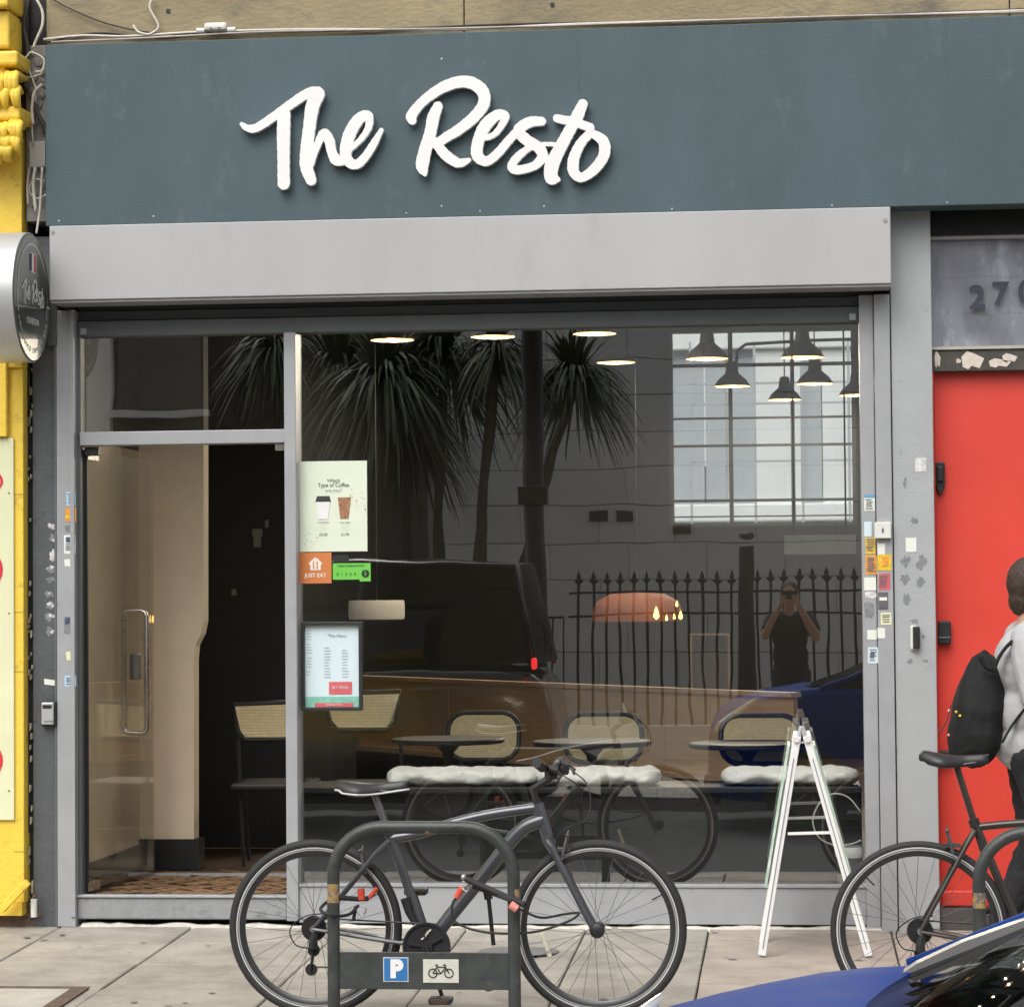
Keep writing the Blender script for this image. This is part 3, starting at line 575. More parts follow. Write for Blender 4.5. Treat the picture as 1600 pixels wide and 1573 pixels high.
cable([(80, 66), (180, 62), (260, 58), (420, 50), (640, 46), (820, 42), (1000, 36), (1300, 26), (1620, 19)], -.185, .005, m_cabp, 'pinkish cable on the front edge of the fascia top', G)
cable([(60, 70), (150, 52), (250, 60), (360, 52), (560, 48), (800, 38), (1100, 33), (1620, 14)], -.15, .005, m_cabk, 'dark cable against the stone above the fascia', G)
cable([(75, -5), (110, 14), (170, 38), (250, 53), (330, 52)], -.16, .004, m_cabk, 'black cable sagging across the brown stone at top left', G)
cable([(240, -5), (234, 12), (246, 36), (246, 46), (232, 54), (216, 50), (208, 40)], -.17, .006, m_cab, 'white cable looping down the stone and back up to a loose end', G)
cable([(55, -5), (66, 18), (66, 40), (57, 62), (52, 75)], -.18, .007, m_cab, 'white cable dropping down beside the stone at top left', G)
cable([(30, 105), (44, 86), (50, 82), (68, 92), (66, 110), (54, 112)], -.19, .004, m_cab, 'thin pale cable hooked over the yellow moulding', G)
jb = thing('junction_box', 'white cable junction box on top of the fascia', 'junction box', (X(338, 50, -.17), -.17, Z(338, 54, -.17)))
q = at(338, 44, -.17); box('lid', m_plas, q.x-.055, q.x+.055, -.20, -.15, q.z-.015, q.z+.022, jb, bevel=.012)
for s_ in (-1, 1): MB().cyl((q.x+s_*.075, -.175, q.z-.012), .013, .04, (1, 0, 0), 12).build('gland', m_plas, jb, smooth='auto')
MB().cyl((q.x-.02, -.203, q.z-.01), .007, .006, (0, 1, 0), 8).cyl((q.x+.02, -.203, q.z-.01), .007, .006, (0, 1, 0), 8).build('knockout', m_ink, jb)

# ================================================================ LEFT: party strip, charcoal pilaster, yellow shop
cp = thing('charcoal_pilaster', 'narrow dark grey painted pilaster with torn stickers beside the door', 'pilaster', (-3.62, 0, 0))
box('shaft', m_char, -3.665, PL0-.012, -.03, .3, -.01, 3.35, cp, bevel=.004)
box('edge_strip', m_alud, PL0-.011, PL0-.001, -.05, .1, 0, ZB+.2, cp)
box('pipe_chase', M('chase_black', (.03, .03, .03), .9, nz=.4, scale=30), -3.72, -3.666, -.0, .3, 0, 3.9, cp)
box('conduit', M('conduit', (.08, .085, .09), .7), -3.705, -3.688, -.03, -.002, .45, 2.85, cp, bevel=.003)
rg = random.Random(21)
for a in [(69, 815, 92, 829), (73, 855, 92, 880), (69, 882, 92, 897), (69, 899, 93, 912), (69, 922, 80, 934), (68, 935, 90, 955), (67, 957, 84, 972), (70, 975, 84, 998), (75, 830, 90, 850)]:
    n = 9; mid = (a[0]+a[2])/2
    for c_ in range(2 if a[1] < 856 else 4):
        n = 13; el = rg.uniform(.6, 1.5); pl = [(.5+.5*rg.uniform(.3, 1)*math.cos(2*math.pi*i/n), .5+.5*rg.uniform(.3, 1)*math.sin(2*math.pi*i/n)) for i in range(n)]
        if c_ == 0: stick(a[0], a[1], a[2]-1, a[3], m_torn if a[1] in (815, 855) else m_resid, -.0302, cp, poly=pl, name='torn_sticker')
        else:
            xx = a[0]+rg.uniform(0, 12); yy = a[1]+rg.uniform(0, max(1, a[3]-a[1]-9)); ww = rg.uniform(5, 11); stick(xx, yy, xx+ww, yy+ww*el, m_torn if rg.random() < .6 else m_resid, -.0302-.0007*c_-.0001*rg.random(), cp, poly=pl, name='torn_sticker', t=.0005)
stick(69, 1060, 88, 1071, m_paper, -.0302, cp, poly=[(0, 0), (1, .25), (.97, 1), (.02, .8)])
ks = thing('key_safe', 'grey and black key safe on the charcoal pilaster', 'key safe', (X(77, 1134, -.05), -.05, Z(77, 1134, -.05)))
q0, q1 = at(65, 1095, -.05), at(89, 1134, -.05)
box('body', m_black, q0.x, q1.x, -.065, -.031, q1.z, q0.z, ks, bevel=.008); box('face', m_silm, q0.x+.006, q1.x-.01, -.078, -.066, q1.z+.008, q0.z-.006, ks, bevel=.005)
box('window', m_black, q0.x+.013, q1.x-.018, -.0795, -.0785, q0.z-.035, q0.z-.018, ks)
q = at(76, 1127, -.08); text('MASTER', .012, (q.x, -.0789, q.z), m_ink, ks)
pp = MB().tube([at(53, 1404, -.1), at(53, 1432, -.1)], .016, 12).build('pipe_stub', m_plas, smooth='auto'); tag(pp, 'short white plastic pipe stub at the pavement, left of the charcoal pilaster', 'pipe')

# rendered gable strip with cables
ws = thing('cabled_strip', 'narrow grey rendered strip left of the fascia crossed by loose cables', 'wall', (-3.6, 0, 3.4))
xa, xb = X(44, 200, -.05), -3.55
box('render_strip', M('strip_render', (.26, .25, .24), .9, nz=.3, scale=12, bump=.8, bscale=30), xa, xb, -.08, .3, 3.42, 4.28, ws)
box('dark_recess', MATS['chase_black'], X(28, 200, -.02), xa-.002, -.03, .3, 2.5, 5.2, ws)
box('dark_recess', MATS['chase_black'], xa, -3.562, .0, .3, 4.285, 5.3, ws)
box('pale_board', M('pale_board', (.42, .41, .37), .7, nz=.1), X(47, 200, -.1), X(72, 200, -.1), -.115, -.082, Z(60, 262, -.1), Z(60, 222, -.1), ws, bevel=.003)
rg = random.Random(8); mb = MB()
for k in range(26):
    q = at(rg.uniform(46, 70), rg.uniform(80, 330), -.08); r_ = rg.uniform(.008, .02); mb.sph((q.x, -.08, q.z), r_, .01, r_*1.4, 7, 5)
mb.build('crumbled_render', MATS['strip_render'], ws, smooth=True)['kind'] = 'stuff'
G2 = 'loose cables hanging down the strip left of the fascia'
for i, (pp_, mt, lb) in enumerate([
    ([(42, 84), (46, 110), (56, 140), (54, 165), (50, 190), (52, 225)], m_cab, 'thick white cable running down the grey strip beside the yellow corbel'),
    ([(38, 120), (48, 150), (60, 180), (70, 198), (71, 210)], m_cabk, 'black cable slanting down the grey strip to the fascia edge'),
    ([(66, 132), (54, 145), (50, 170), (52, 195)], m_cab, 'thin white cable arching over the middle of the grey strip'),
    ([(30, 115), (45, 121), (62, 117), (68, 110)], m_cab, 'thin pale cable looping across the top of the grey strip'),
    ([(46, 262), (43, 290), (44, 320)], m_cabp, 'pinkish cable hanging at the left of the lower strip'),
    ([(55, 262), (52, 290), (56, 330)], m_cab, 'pale cable hanging straight below the pale board'),
    ([(70, 283), (55, 280), (46, 292), (48, 303), (60, 310), (72, 304)], m_cab, 'looped cable coil on the lower strip'),
    ([(66, 262), (64, 300), (62, 330), (57, 365)], m_cab, 'white cable dropping to the round sign'),
    ([(20, -5), (30, 30), (22, 60), (36, 100), (40, 140)], m_cabk, 'thick black cable in the dark recess at top left'),
    ([(46, -5), (38, 40), (44, 80), (36, 120)], m_cabk, 'second black cable in the recess, nearer the stone'),
    ([(36, -5), (28, 20), (24, 50), (32, 80)], M('grey_cable', (.1, .1, .105), .5), 'dark grey cable bulging over the yellow moulding')]):
    cable(pp_, -.125-.006*(i % 3), (.004, .006, .008)[i % 3] if mt is not m_cabk else .011, mt, lb, G2)

ys_ = thing('yellow_shopfront', 'bright yellow neighbouring shopfront with carved corbel at the left edge', 'shopfront', (-3.9, 0, 0))
yx = -3.69
box('pilaster', m_yel, -4.3, yx, -.10, .3, .12, Z(20, 575, -.1), ys_, bevel=.006)
box('upper_pilaster', m_yel, -4.3, X(36, 300, -.1), -.12, .3, Z(20, 575, -.1), Z(20, 170, -.12), ys_, bevel=.006)
box('raised_border', m_yel, -4.4, X(10, 600, -.14), -.14, -.101, Z(20, 682, -.14), Z(20, 560, -.14), ys_, bevel=.005)
for py_ in (772, 956, 1049, 1330): q = at(30, py_, -.1); box('joint_line', M('joint_ochre', (.5, .33, .04), .6), X(22, py_, -.1), yx-.002, -.1012, -.10, q.z-.0025, q.z+.0025, ys_)
q0, q1 = at(21, 684, -.115), at(21, 1281, -.115); box('cream_panel', m_cream, -4.4, q0.x, -.115, -.101, q1.z, q0.z, ys_, bevel=.003)
for py_ in (770, 958, 1235): q = at(14, py_, -.116); MB().cyl((q.x, -.117, q.z), .004, .004, (0, 1, 0), 8).build('nail', m_ink, ys_)
for (py_, h_) in ((752, 14), (890, 34), (1188, 30)):
    q = at(5-h_*1.03, py_, -.118); MB().lathe([(.75*h_*.003, -.001), (h_*.0032, -.001), (h_*.0032, .001), (.75*h_*.003, .001)], (q.x, -.1165, q.z), (0, 1, 0), 24).build('painted_letter', m_redp, ys_)
box('plinth', m_yel, -4.3, yx-.01, -.105, .3, .06, .12, ys_)
MB().bar(at(2, 1421, -.16), at(44, 1377, -.16), .035, .03).build('loose_moulding', m_yel, ys_, bevel=.004)
mb = MB(); rg = random.Random(2)
for k in range(24):
    q = at(rg.uniform(30, 60), rg.uniform(1400, 1440), -.02); s_ = rg.uniform(.01, .03); mb.add([(q.x+rg.uniform(-1, 1)*s_, -.02+rg.uniform(-1, .5)*s_, q.z+rg.uniform(-1, 1)*s_) for _ in range(6)], [(0, 1, 2), (0, 2, 3), (0, 3, 4), (0, 4, 5), (1, 2, 5), (2, 3, 4)])
mb.build('broken_render', M('rubble_brown', (.18, .13, .10), .9, nz=.3, scale=30), ys_, fix=False)
box('base_block', MATS['rubble_brown'], -4.4, -3.62, -.02, .3, -.05, .07, ys_, bevel=.01)
# chipped edge of the yellow render
mb = MB()
for k in range(40):
    q = at(45+rg.uniform(-2, 5), rg.uniform(570, 1400), -.05); s_ = rg.uniform(.003, .010); mb.prism([(q.x-s_*.5, q.z-s_*2), (q.x+s_*.4, q.z-s_), (q.x+s_*.5, q.z+s_*1.5), (q.x-s_*.3, q.z+s_*2.2)], -.045, -.02)
mb.build('chipped_edge', M('edge_cream', (.35, .32, .22), .85, nz=.3, scale=30), ys_)['kind'] = 'stuff'
# carved corbel: mouldings and acanthus leaves
zc_ = lambda py: Z(12, py, -.25)
ex_ = X(32, 200, -.2)
box('corbel_core', m_yel, -4.3, ex_-.05, -.30, -.05, zc_(245), zc_(92), ys_, bevel=.01)
for (p0, p1, e0, yy) in ((85, 108, 27, -.34), (112, 122, 30, -.28), (170, 192, 31, -.33), (-20, 20, 12, -.38), (22, 80, 14, -.33)):
    box('moulding', m_yel, -4.3, X(e0, p0, yy), yy, -.1, zc_(p1), zc_(p0), ys_, bevel=.014)
mb = MB(); rg = random.Random(6)
for row, (py_, n_, ln) in enumerate(((128, 6, .10), (150, 6, .09), (205, 7, .07), (225, 6, .06), (238, 5, .05))):
    for k in range(n_):
        px_ = -10+k*7+rg.uniform(-1, 1)+(row % 2)*3; q = at(px_, py_+rg.uniform(-3, 3), -.32); a = rg.uniform(-.5, .5)
        mb.tube([q+Vector((0, .06, .02)), q+Vector((.01*a, -.01, .03)), q+Vector((.02*a, -.035, 0)), q+Vector((.03*a, -.02, -ln*.5)), q+Vector((.02*a, .03, -ln*.8))], [.012, .019, .02, .015, .006], 7)
mb.build('acanthus_leaf', m_yel, ys_, smooth=True)
mb = MB()
for k in range(26):
    a = rg.uniform(0, 6.28); r_ = rg.uniform(.01, .06); q = at(8, 222, -.34); mb.sph((q.x+r_*math.cos(a)*1.1, -.33+rg.uniform(-.02, .02), q.z+r_*math.sin(a)), rg.uniform(.010, .018), seg=8, rings=6)
mb.build('rosette', m_yel, ys_, smooth=True)

# round projecting sign
cq = at(50, 465, -.42); RS = .307
ps = thing('projecting_sign', 'round drum shaped hanging sign with dark green face and silver rim', 'sign', (cq.x, -.42, cq.z-RS))
xc = cq.x; wd = .22
MB().lathe([(RS-.012, -.001), (RS, -.006), (RS, -wd), (0, -wd)], (xc, -.42, cq.z), (1, 0, 0), 72).build('drum', m_silm, ps, smooth='auto')
MB().lathe([(0, .002), (RS-.01, .002), (RS-.004, -.004), (RS-.012, -.01)], (xc, -.42, cq.z), (1, 0, 0), 72).build('face', m_signf, ps, smooth='auto')
fx = xc+.0035
def arc(a0, a1, r1, r2, n=40):
    mb = MB(); rows = []
    for i in range(n+1): a = a0+(a1-a0)*i/n; rows.append([(fx, -.42+math.sin(a)*r1, cq.z+math.cos(a)*r1), (fx, -.42+math.sin(a)*r2, cq.z+math.cos(a)*r2)])
    return mb.grid(rows)
m_sgw = M('sign_print_pale', (.55, .57, .54), .5)
arc(R(-110), R(110), RS*.80, RS*.835).build('printed_ring', m_sgw, ps)
for i in range(3):
    MB().box(fx, fx+.001, -.42-.042+i*.028, -.42-.014+i*.028, cq.z+.122, cq.z+.205).build('flag_stripe', (M('flag_blue', (.012, .015, .05), .5), m_white, m_redp)[i], ps)
MB().box(fx, fx+.0008, -.465, -.375, cq.z+.206, cq.z+.209).box(fx, fx+.0008, -.465, -.375, cq.z+.118, cq.z+.121).build('flag_border', m_white, ps)
for i, k in enumerate(STK):
    def conv2(p): return (-(.21)+p[0]*.42/1600, .1127-p[1]*.000303)
    o = loops_mesh('small_letter', LOOPS[k], conv2, .0006, m_sgw, ps, (fx+.001+.0003*(i % 2), -.42, cq.z), rot=(R(90), 0, R(90)))
text('LONDON', .045, (fx+.001, -.42, cq.z-.115), m_sgw, ps, rot=(R(90), 0, R(90)))
for i, ch in enumerate('THE RESTO CAFE & BAR'):
    a = R(180+62-i*124/19); rr = RS*.82
    if ch != ' ': text(ch, .034, (fx+.001, -.42+math.sin(a)*rr, cq.z+math.cos(a)*rr), m_sgw, ps, rot=(R(90)+0, -(a-math.pi), R(90)))
box('bracket_plate', m_char, X(76, 500, -.04), X(90, 500, -.04), -.06, -.032, Z(82, 540, -.05), Z(82, 468, -.05), ps, bevel=.002)
MB().tube([(xc-wd/2, -.12, cq.z-.02), (xc-wd/2, -.04, cq.z-.02)], .02, 10).tube([(xc-wd/2, -.05, cq.z-.02), (X(83, 500, -.05), -.05, cq.z-.02)], .014, 10).build('bracket_arm', m_char, ps)

nb_ = thing('neighbour_front', 'dark grey shuttered neighbouring front right of the red door', 'shopfront', (4, 0, 0))
box('pier', m_pil, RX1+.004, 2.1, -.04, .3, -.05, ZF+.1, nb_, bevel=.003)
for k in range(26): box('shutter_slat', m_alud, 2.104, 5.6, .02, .05, .05+k*.126, .05+k*.126+.122, nb_, bevel=.006)
box('end_pier', m_stone, 5.604, 7.4, -.05, .3, -.05, 4.3, nb_); box('upper_sign_board', m_char, 2.61, 5.6, -.16, .0, ZF, ZT, nb_, bevel=.003)
box('side_wall', m_yel, -7.4, -4.42, -.08, .3, -.03, 4.6, ys_)
# ================================================================ INTERIOR
XL, XR_, YB, ZC, FL = -3.46, .66, 11.0, 4.1, .149
struct(box('interior_ceiling', m_ceil, XL-.1, XR_+.1, .15, YB+.2, ZC, ZC+.15))
struct(box('interior_right_wall', m_dark, XR_, XR_+.1, .3, YB+.2, 0, ZC)); struct(box('interior_left_wall', m_dark, XL-.15, XL, 2.45, YB+.2, 0, ZC))
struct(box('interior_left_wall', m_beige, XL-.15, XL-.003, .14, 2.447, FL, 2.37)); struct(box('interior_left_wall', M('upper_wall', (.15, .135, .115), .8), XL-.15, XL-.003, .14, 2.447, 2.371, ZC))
struct(box('front_bulkhead', m_dark, XL-.1, XR_+.1, .145, .2, ZH+.15, ZC)); struct(box('front_bulkhead', m_dark, PR1, XR_+.05, .12, .3, 0, ZC)); struct(box('side_return', m_char, XL-.15, XL-.002, .1, .139, 0, ZC))
struct(box('interior_floor', M('dark_floor', (.07, .045, .03), .5, nz=.3), XL, XR_, .17, YB, .0, FL-.012))
struct(box('building_roof', m_stone, -9, 9, .0, .14, ZT+1.2, 9.5))
# rear wall with window opening
wx0, wx1 = X(1046, 700, YB), X(1338, 700, YB); wz0, wz1 = Z(1190, 822, YB), Z(1190, 512, YB)
rw = thing('rear_wall', 'dark back wall of the restaurant with one gridded window', 'wall', (-1.4, YB, 0))
for (a, b, c_, d) in ((XL, wx0, 0, ZC), (wx1, XR_, 0, ZC), (wx0, wx1, 0, wz0), (wx0, wx1, wz1, ZC)): box('wall_piece', m_dark, a, b, YB, YB+.2, c_, d, rw)
bw = thing('rear_window', 'black gridded steel window at the back of the restaurant', 'window', ((wx0+wx1)/2, YB, wz0))
fw_ = .035
for (a, b, c_, d) in ((wx0, wx0+fw_, wz0, wz1), (wx1-fw_, wx1, wz0, wz1), (wx0+fw_, wx1-fw_, wz0, wz0+.03), (wx0+fw_, wx1-fw_, wz1-fw_, wz1)): box('frame', m_black, a, b, YB+.02, YB+.1, c_, d, bw)
for px_ in (1142, 1239): x_ = X(px_, 700, YB); box('glazing_bar', m_black, x_-.018, x_+.018, YB+.03, YB+.09, wz0+.03, wz1-fw_, bw)
for py_, h_ in ((569, .03), (652, .018), (695, .022), (781, .024), (806, .012)): z_ = Z(1190, py_, YB); box('glazing_bar', m_black, wx0+fw_, wx1-fw_, YB+.035, YB+.085, z_-h_/2, z_+h_/2, bw)
MB().box(wx0+.01, wx1-.01, YB+.05, YB+.056, wz0+.01, wz1-.01).build('pane', g_back, bw)
# back yard: pale rendered rear building with pilasters, rail
yb = thing('rear_building', 'white rendered building seen through the back window', 'building', (-.5, 17, 0))
box('wall', m_rend, -6, 4, 17, 17.3, 0, 12, yb)
for px_, w_, mt in ((1075, .35, m_rendd), (1118, .22, m_rendd), (1172, .38, m_rendd), (1215, .5, m_rend), (1262, .3, m_rendd), (1310, .35, m_rend)):
    x_ = X(px_, 650, 16.9); box('pier', mt, x_-w_/2, x_+w_/2, 16.86 if mt is m_rend else 16.93, 16.999, 0, 11, yb)
for py_, h_ in ((545, .3), (815, .2)): z_ = Z(1190, py_, 16.8); box('cornice', m_rend, -6, 4, 16.8, 16.859, z_, z_+h_, yb, bevel=.02)
for k in range(9):
    x_ = X(1060, 650, 16.98)+k*.14; box('curtain_fold', m_rend, x_, x_+.07, 16.935, 16.998, 3.0, 5.2, yb)
ra = thing('yard_railing', 'thin grey railing outside the back window', 'railing', (-.5, 14, 1.9))
for py_ in (600, 632, 722): z_ = Z(1190, py_, 14); box('rail', m_rendd, -3, 3, 14, 14.02, z_, z_+.02, ra)
for px_ in (1078, 1178, 1252, 1325): x_ = X(px_, 700, 14); box('baluster', m_rendd, x_, x_+.025, 13.97, 13.995, 1.4, 4.1, ra)
struct(box('yard_ground', m_asph, -8, 8, 11.4, 20, -.2, 0))
# doorway interior
fl = thing('herringbone_floor', 'orange brown herringbone wood floor just inside the doorway', 'floor', (-2.9, .5, FL)); del fl['label']; del fl['category']; fl['kind'] = 'structure'
rg = random.Random(9)
for i in range(16):
    for j in range(5):
        for s_ in (0, 1):
            cx_ = -3.45+i*.075+.03; cy_ = .20+j*.22+(.0 if s_ else .11)
            dx_ = .052; ang = 1 if s_ else -1
            pl = [Vector((cx_-dx_*ang*1, cy_-.055)), Vector((cx_-dx_*ang*1+.034, cy_-.075)), Vector((cx_+dx_*ang+.034, cy_+.035)), Vector((cx_+dx_*ang, cy_+.055))]
            if not all(XL+.005 < p_.x < MU0+.05 for p_ in pl): continue
            z_ = FL-.006+rg.uniform(-.0015, .0015)+(.0015 if s_ else 0)
            MB().add([(p_.x, p_.y, z_) for p_ in pl], [(0, 1, 2, 3)]).build('floor_block', m_wood, fl, solid=.005)
box('metal_strip', m_alu, XL+.01, -2.2, .965, 1.0, FL-.01, FL+.006, fl)
bc = thing('beige_partition', 'beige plastered partition with black skirting inside the doorway', 'partition', (-3.1, 1.3, FL))
pl = [(170, 688), (318, 688), (318, 970), (314, 990), (305, 1008), (303, 1030), (303, 1312), (180, 1312), (178, 1010), (174, 998), (169, 985), (168, 970)]
MB().prism([(X(a, b, 1.3), Z(a, b, 1.3)) for a, b in pl[::-1]], 1.3, 1.42).build('plaster', m_beige, bc)
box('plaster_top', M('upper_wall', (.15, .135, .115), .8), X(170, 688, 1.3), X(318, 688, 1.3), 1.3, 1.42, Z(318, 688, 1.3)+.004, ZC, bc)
box('skirting', m_black, X(176, 1330, 1.3), X(312, 1330, 1.3), 1.27, 1.42, FL-.005, Z(240, 1311, 1.27), bc)
box('skirting', m_black, XL-.001, XL+.015, .15, 1.28, FL-.005, FL+.13, bc)
dp_ = thing('dark_partition', 'black painted partition with switches deeper inside the doorway', 'partition', (-2.5, 2.45, FL))
box('board', M('partition_black', (.016, .017, .019), .6, nz=.15), XL, X(470, 900, 2.5), 2.45, 2.55, FL, ZC, dp_)
for (a, b, c_, d) in ((394, 826, 410, 838), (396, 838, 408, 855), (414, 812, 420, 824), (362, 920, 370, 930)): q0, q1 = at(a, b, 2.44), at(c_, d, 2.44); box('switch_plate', M('switch_grey', (.22, .22, .2), .5), q0.x, q1.x, 2.435, 2.449, q1.z, q0.z, dp_, bevel=.002)
ac = thing('air_conditioner', 'small black air vent unit with pale lower edge above the door', 'air conditioner', (X(275, 545, 2.2), 2.2, Z(275, 545, 2.2)))
q0, q1 = at(242, 505, 2.2), at(312, 545, 2.2); box('case', m_black, q0.x, q1.x, 2.2, 2.43, q1.z+.02, q0.z, ac, bevel=.01); box('louvre', M('louvre', (.35, .33, .28), .5), q0.x, q1.x, 2.18, 2.3, q1.z, q1.z+.017, ac, bevel=.004)

# wooden partition panel (recedes to the left)
pA = at(560, 1055, 5.0); pB = at(1150, 1078, 1.8); pE = pB+(pB-pA)*.12; pnl = thing('wood_bench_back', 'long brown wooden bench back with paler top ledge behind the tables', 'bench', ((pA.x+pE.x)/2, (pA.y+pE.y)/2, FL))
zt = 1.06
def pbar(z0, z1, off, th, mat, name, t0=0., t1=1.):
    d = (pE-pA); d.z = 0; dn_ = d.normalized(); n_ = Vector((dn_.y, -dn_.x, 0)); n_ = n_ if n_.y < 0 else -n_
    a = pA+d*t0+n_*off; b = pA+d*t1+n_*off; a2 = a-n_*th; b2 = b-n_*th
    MB().add([(a.x, a.y, z0), (b.x, b.y, z0), (b2.x, b2.y, z0), (a2.x, a2.y, z0), (a.x, a.y, z1), (b.x, b.y, z1), (b2.x, b2.y, z1), (a2.x, a2.y, z1)], [(0,3,2,1),(4,5,6,7),(0,1,5,4),(1,2,6,5),(2,3,7,6),(3,0,4,7)]).build(name, mat, pnl)
for k in range(4): pbar(.60, zt-.026, 0, .03, m_panel, 'back_panel', k/4+.001, (k+1)/4-.001)
pbar(zt-.025, zt, .02, .07, m_ledge, 'top_ledge'); pbar(.565, .598, .03, .08, m_ledge, 'bottom_ledge'); pbar(FL, .56, .02, .05, m_dark, 'bench_base')

def cane_chair(px0, px1, py0, py1, Y, label, tilt=0):
    c0, c1 = at(px0, py0, Y), at(px1, py1, Y); w2 = (c1.x-c0.x)/2; cx_ = (c0.x+c1.x)/2; zt_, zb2 = c0.z, c1.z; h2 = (zt_-zb2)/2; cz_ = (zt_+zb2)/2
    t = thing('cane_chair', label, 'chair', (cx_, Y, FL), 'cane backed chairs at the window tables')
    pts = []; cor = min(w2, h2)*.75
    for (sx, sz, a0) in ((1, 1, 0), (-1, 1, 90), (-1, -1, 180), (1, -1, 270)):
        for k in range(6): a = R(a0+k*18); pts.append((cx_+sx*(w2-cor)+cor*math.cos(a), Y+.03*(((sz*(h2-cor)+cor*math.sin(a)))/h2), cz_+sz*(h2-cor)+cor*math.sin(a)))
    MB().tube(pts, .014, 8, closed=True).build('back_frame', m_black, t, smooth=True)
    cp_ = MB(); cp_.add(pts, [tuple(range(len(pts)))]); cp_.build('cane_panel', m_cane, t, solid=.004)
    mb = MB(); n = 22   # weave strands
    for k in range(1, n):
        f = -1+2*k/n; ww = w2*(1 if abs(f*h2) < h2-cor else 1-(.75*min(w2, h2)/w2)*(1-math.sqrt(max(0, 1-((abs(f*h2)-(h2-cor))/cor)**2)))); mb.bar((cx_-ww+.01, Y-.006+.03*f, cz_+f*h2), (cx_+ww-.01, Y-.006+.03*f, cz_+f*h2), .002, .0025)
    mb.build('cane_weave', M('cane_dark', (.50, .39, .20), .7), t)
    for s_ in (-1, 1): MB().tube([(cx_+s_*w2*.62, Y-.03, zb2+.01), (cx_+s_*w2*.6, Y-.05, FL+.43)], .010, 6).build('back_support', m_black, t); 
    MB().box(cx_-.2, cx_+.2, Y-.42, Y-.03, FL+.42, FL+.455).build('seat', m_black, t, bevel=.012)
    for sx in (-1, 1):
        for yy in (-.40, -.05): MB().tube([(cx_+sx*.18, Y+yy, FL+.42), (cx_+sx*.2, Y+yy, FL-.012)], .011, 6).build('leg', m_black, t)
    return t
cane_chair(700, 811, 1114, 1186, 1.75, 'cane backed chair behind the left window table'); cane_chair(883, 1003, 1116, 1190, 1.55, 'cane backed chair behind the middle window table'); cane_chair(1126, 1250, 1118, 1192, 1.25, 'cane backed chair behind the right window table, partly behind the A board')
for (px0, px1, py, Y, lb) in ((612, 788, 1156, 1.15, 'left round black bistro table inside the window'), (832, 1018, 1160, 1.05, 'middle round black bistro table inside the window'), (1076, 1262, 1163, .95, 'right round black bistro table inside the window')):
    a, b = at(px0, py, Y), at(px1, py, Y); t = thing('bistro_table', lb, 'table', ((a.x+b.x)/2, Y, FL), 'round bistro tables along the window'); cx_, r_ = (a.x+b.x)/2, (b.x-a.x)/2
    MB().lathe([(0, 0), (r_-.006, 0), (r_, -.006), (r_, -.02), (r_-.01, -.026), (0, -.026)], (cx_, Y, a.z+.01), seg=40).build('table_top', M('table_black', (.006, .006, .0065), .45), t, smooth='auto')
    MB().lathe([(.075, 0), (.03, -.05), (.024, -.08), (.024, -(a.z-FL)+.06), (.1, -(a.z-FL)+.03), (.2, -(a.z-FL)+.01), (.2, -(a.z-FL))], (cx_, Y, a.z-.016), seg=20).build('pedestal', m_black, t, smooth='auto')
# side-facing chairs near the door
def side_chair(px0, px1, py0, py1, Y, label, shear):
    a, b = at(px0, py0, Y), at(px1, py1, Y); t = thing('cane_armchair', label, 'chair', ((a.x+b.x)/2, Y, FL)); h = a.z-b.z; wdt = b.x-a.x
    q = [Vector((a.x, Y, a.z)), Vector((b.x, Y+.05, a.z+.01)), Vector((b.x-shear*.5, Y+.03, b.z+h*.22)), Vector((b.x-shear, Y, b.z)), Vector((a.x+shear, Y, b.z)), Vector((a.x+shear*.35, Y, b.z+h*.25))]
    cpm = MB(); cpm.add(q, [tuple(range(6))]); cpm.build('cane_panel', m_cane, t, solid=.004)
    MB().tube(q, .014, 8, closed=True).build('back_frame', m_black, t, smooth=True)
    mb = MB()
    for k in range(1, 12): z_ = b.z+h*k/12; mb.bar((a.x+shear*.4, Y-.006, z_), (b.x-shear*.4, Y-.004, z_), .002, .003)
    mb.build('cane_weave', MATS['cane_dark'], t)
    zs = FL+.44
    box('seat', m_black, a.x+.0, b.x+.05, Y-.12, Y+.35, zs-.035, zs, t, bevel=.012)
    for (x_, y_) in ((a.x+.02, Y), (b.x, Y+.03), (a.x-.02, Y+.33), (b.x+.04, Y+.33)): MB().tube([(x_, y_, b.z if y_ < Y+.1 else zs), (x_*.99+0, y_, FL-.012)], .011, 6).build('leg', m_black, t)
side_chair(366, 470, 1100, 1155, 1.5, 'black chair with cane back seen through the open doorway', .06)
side_chair(508, 624, 1084, 1140, 1.4, 'black chair with angled cane back beside the menu', .07)
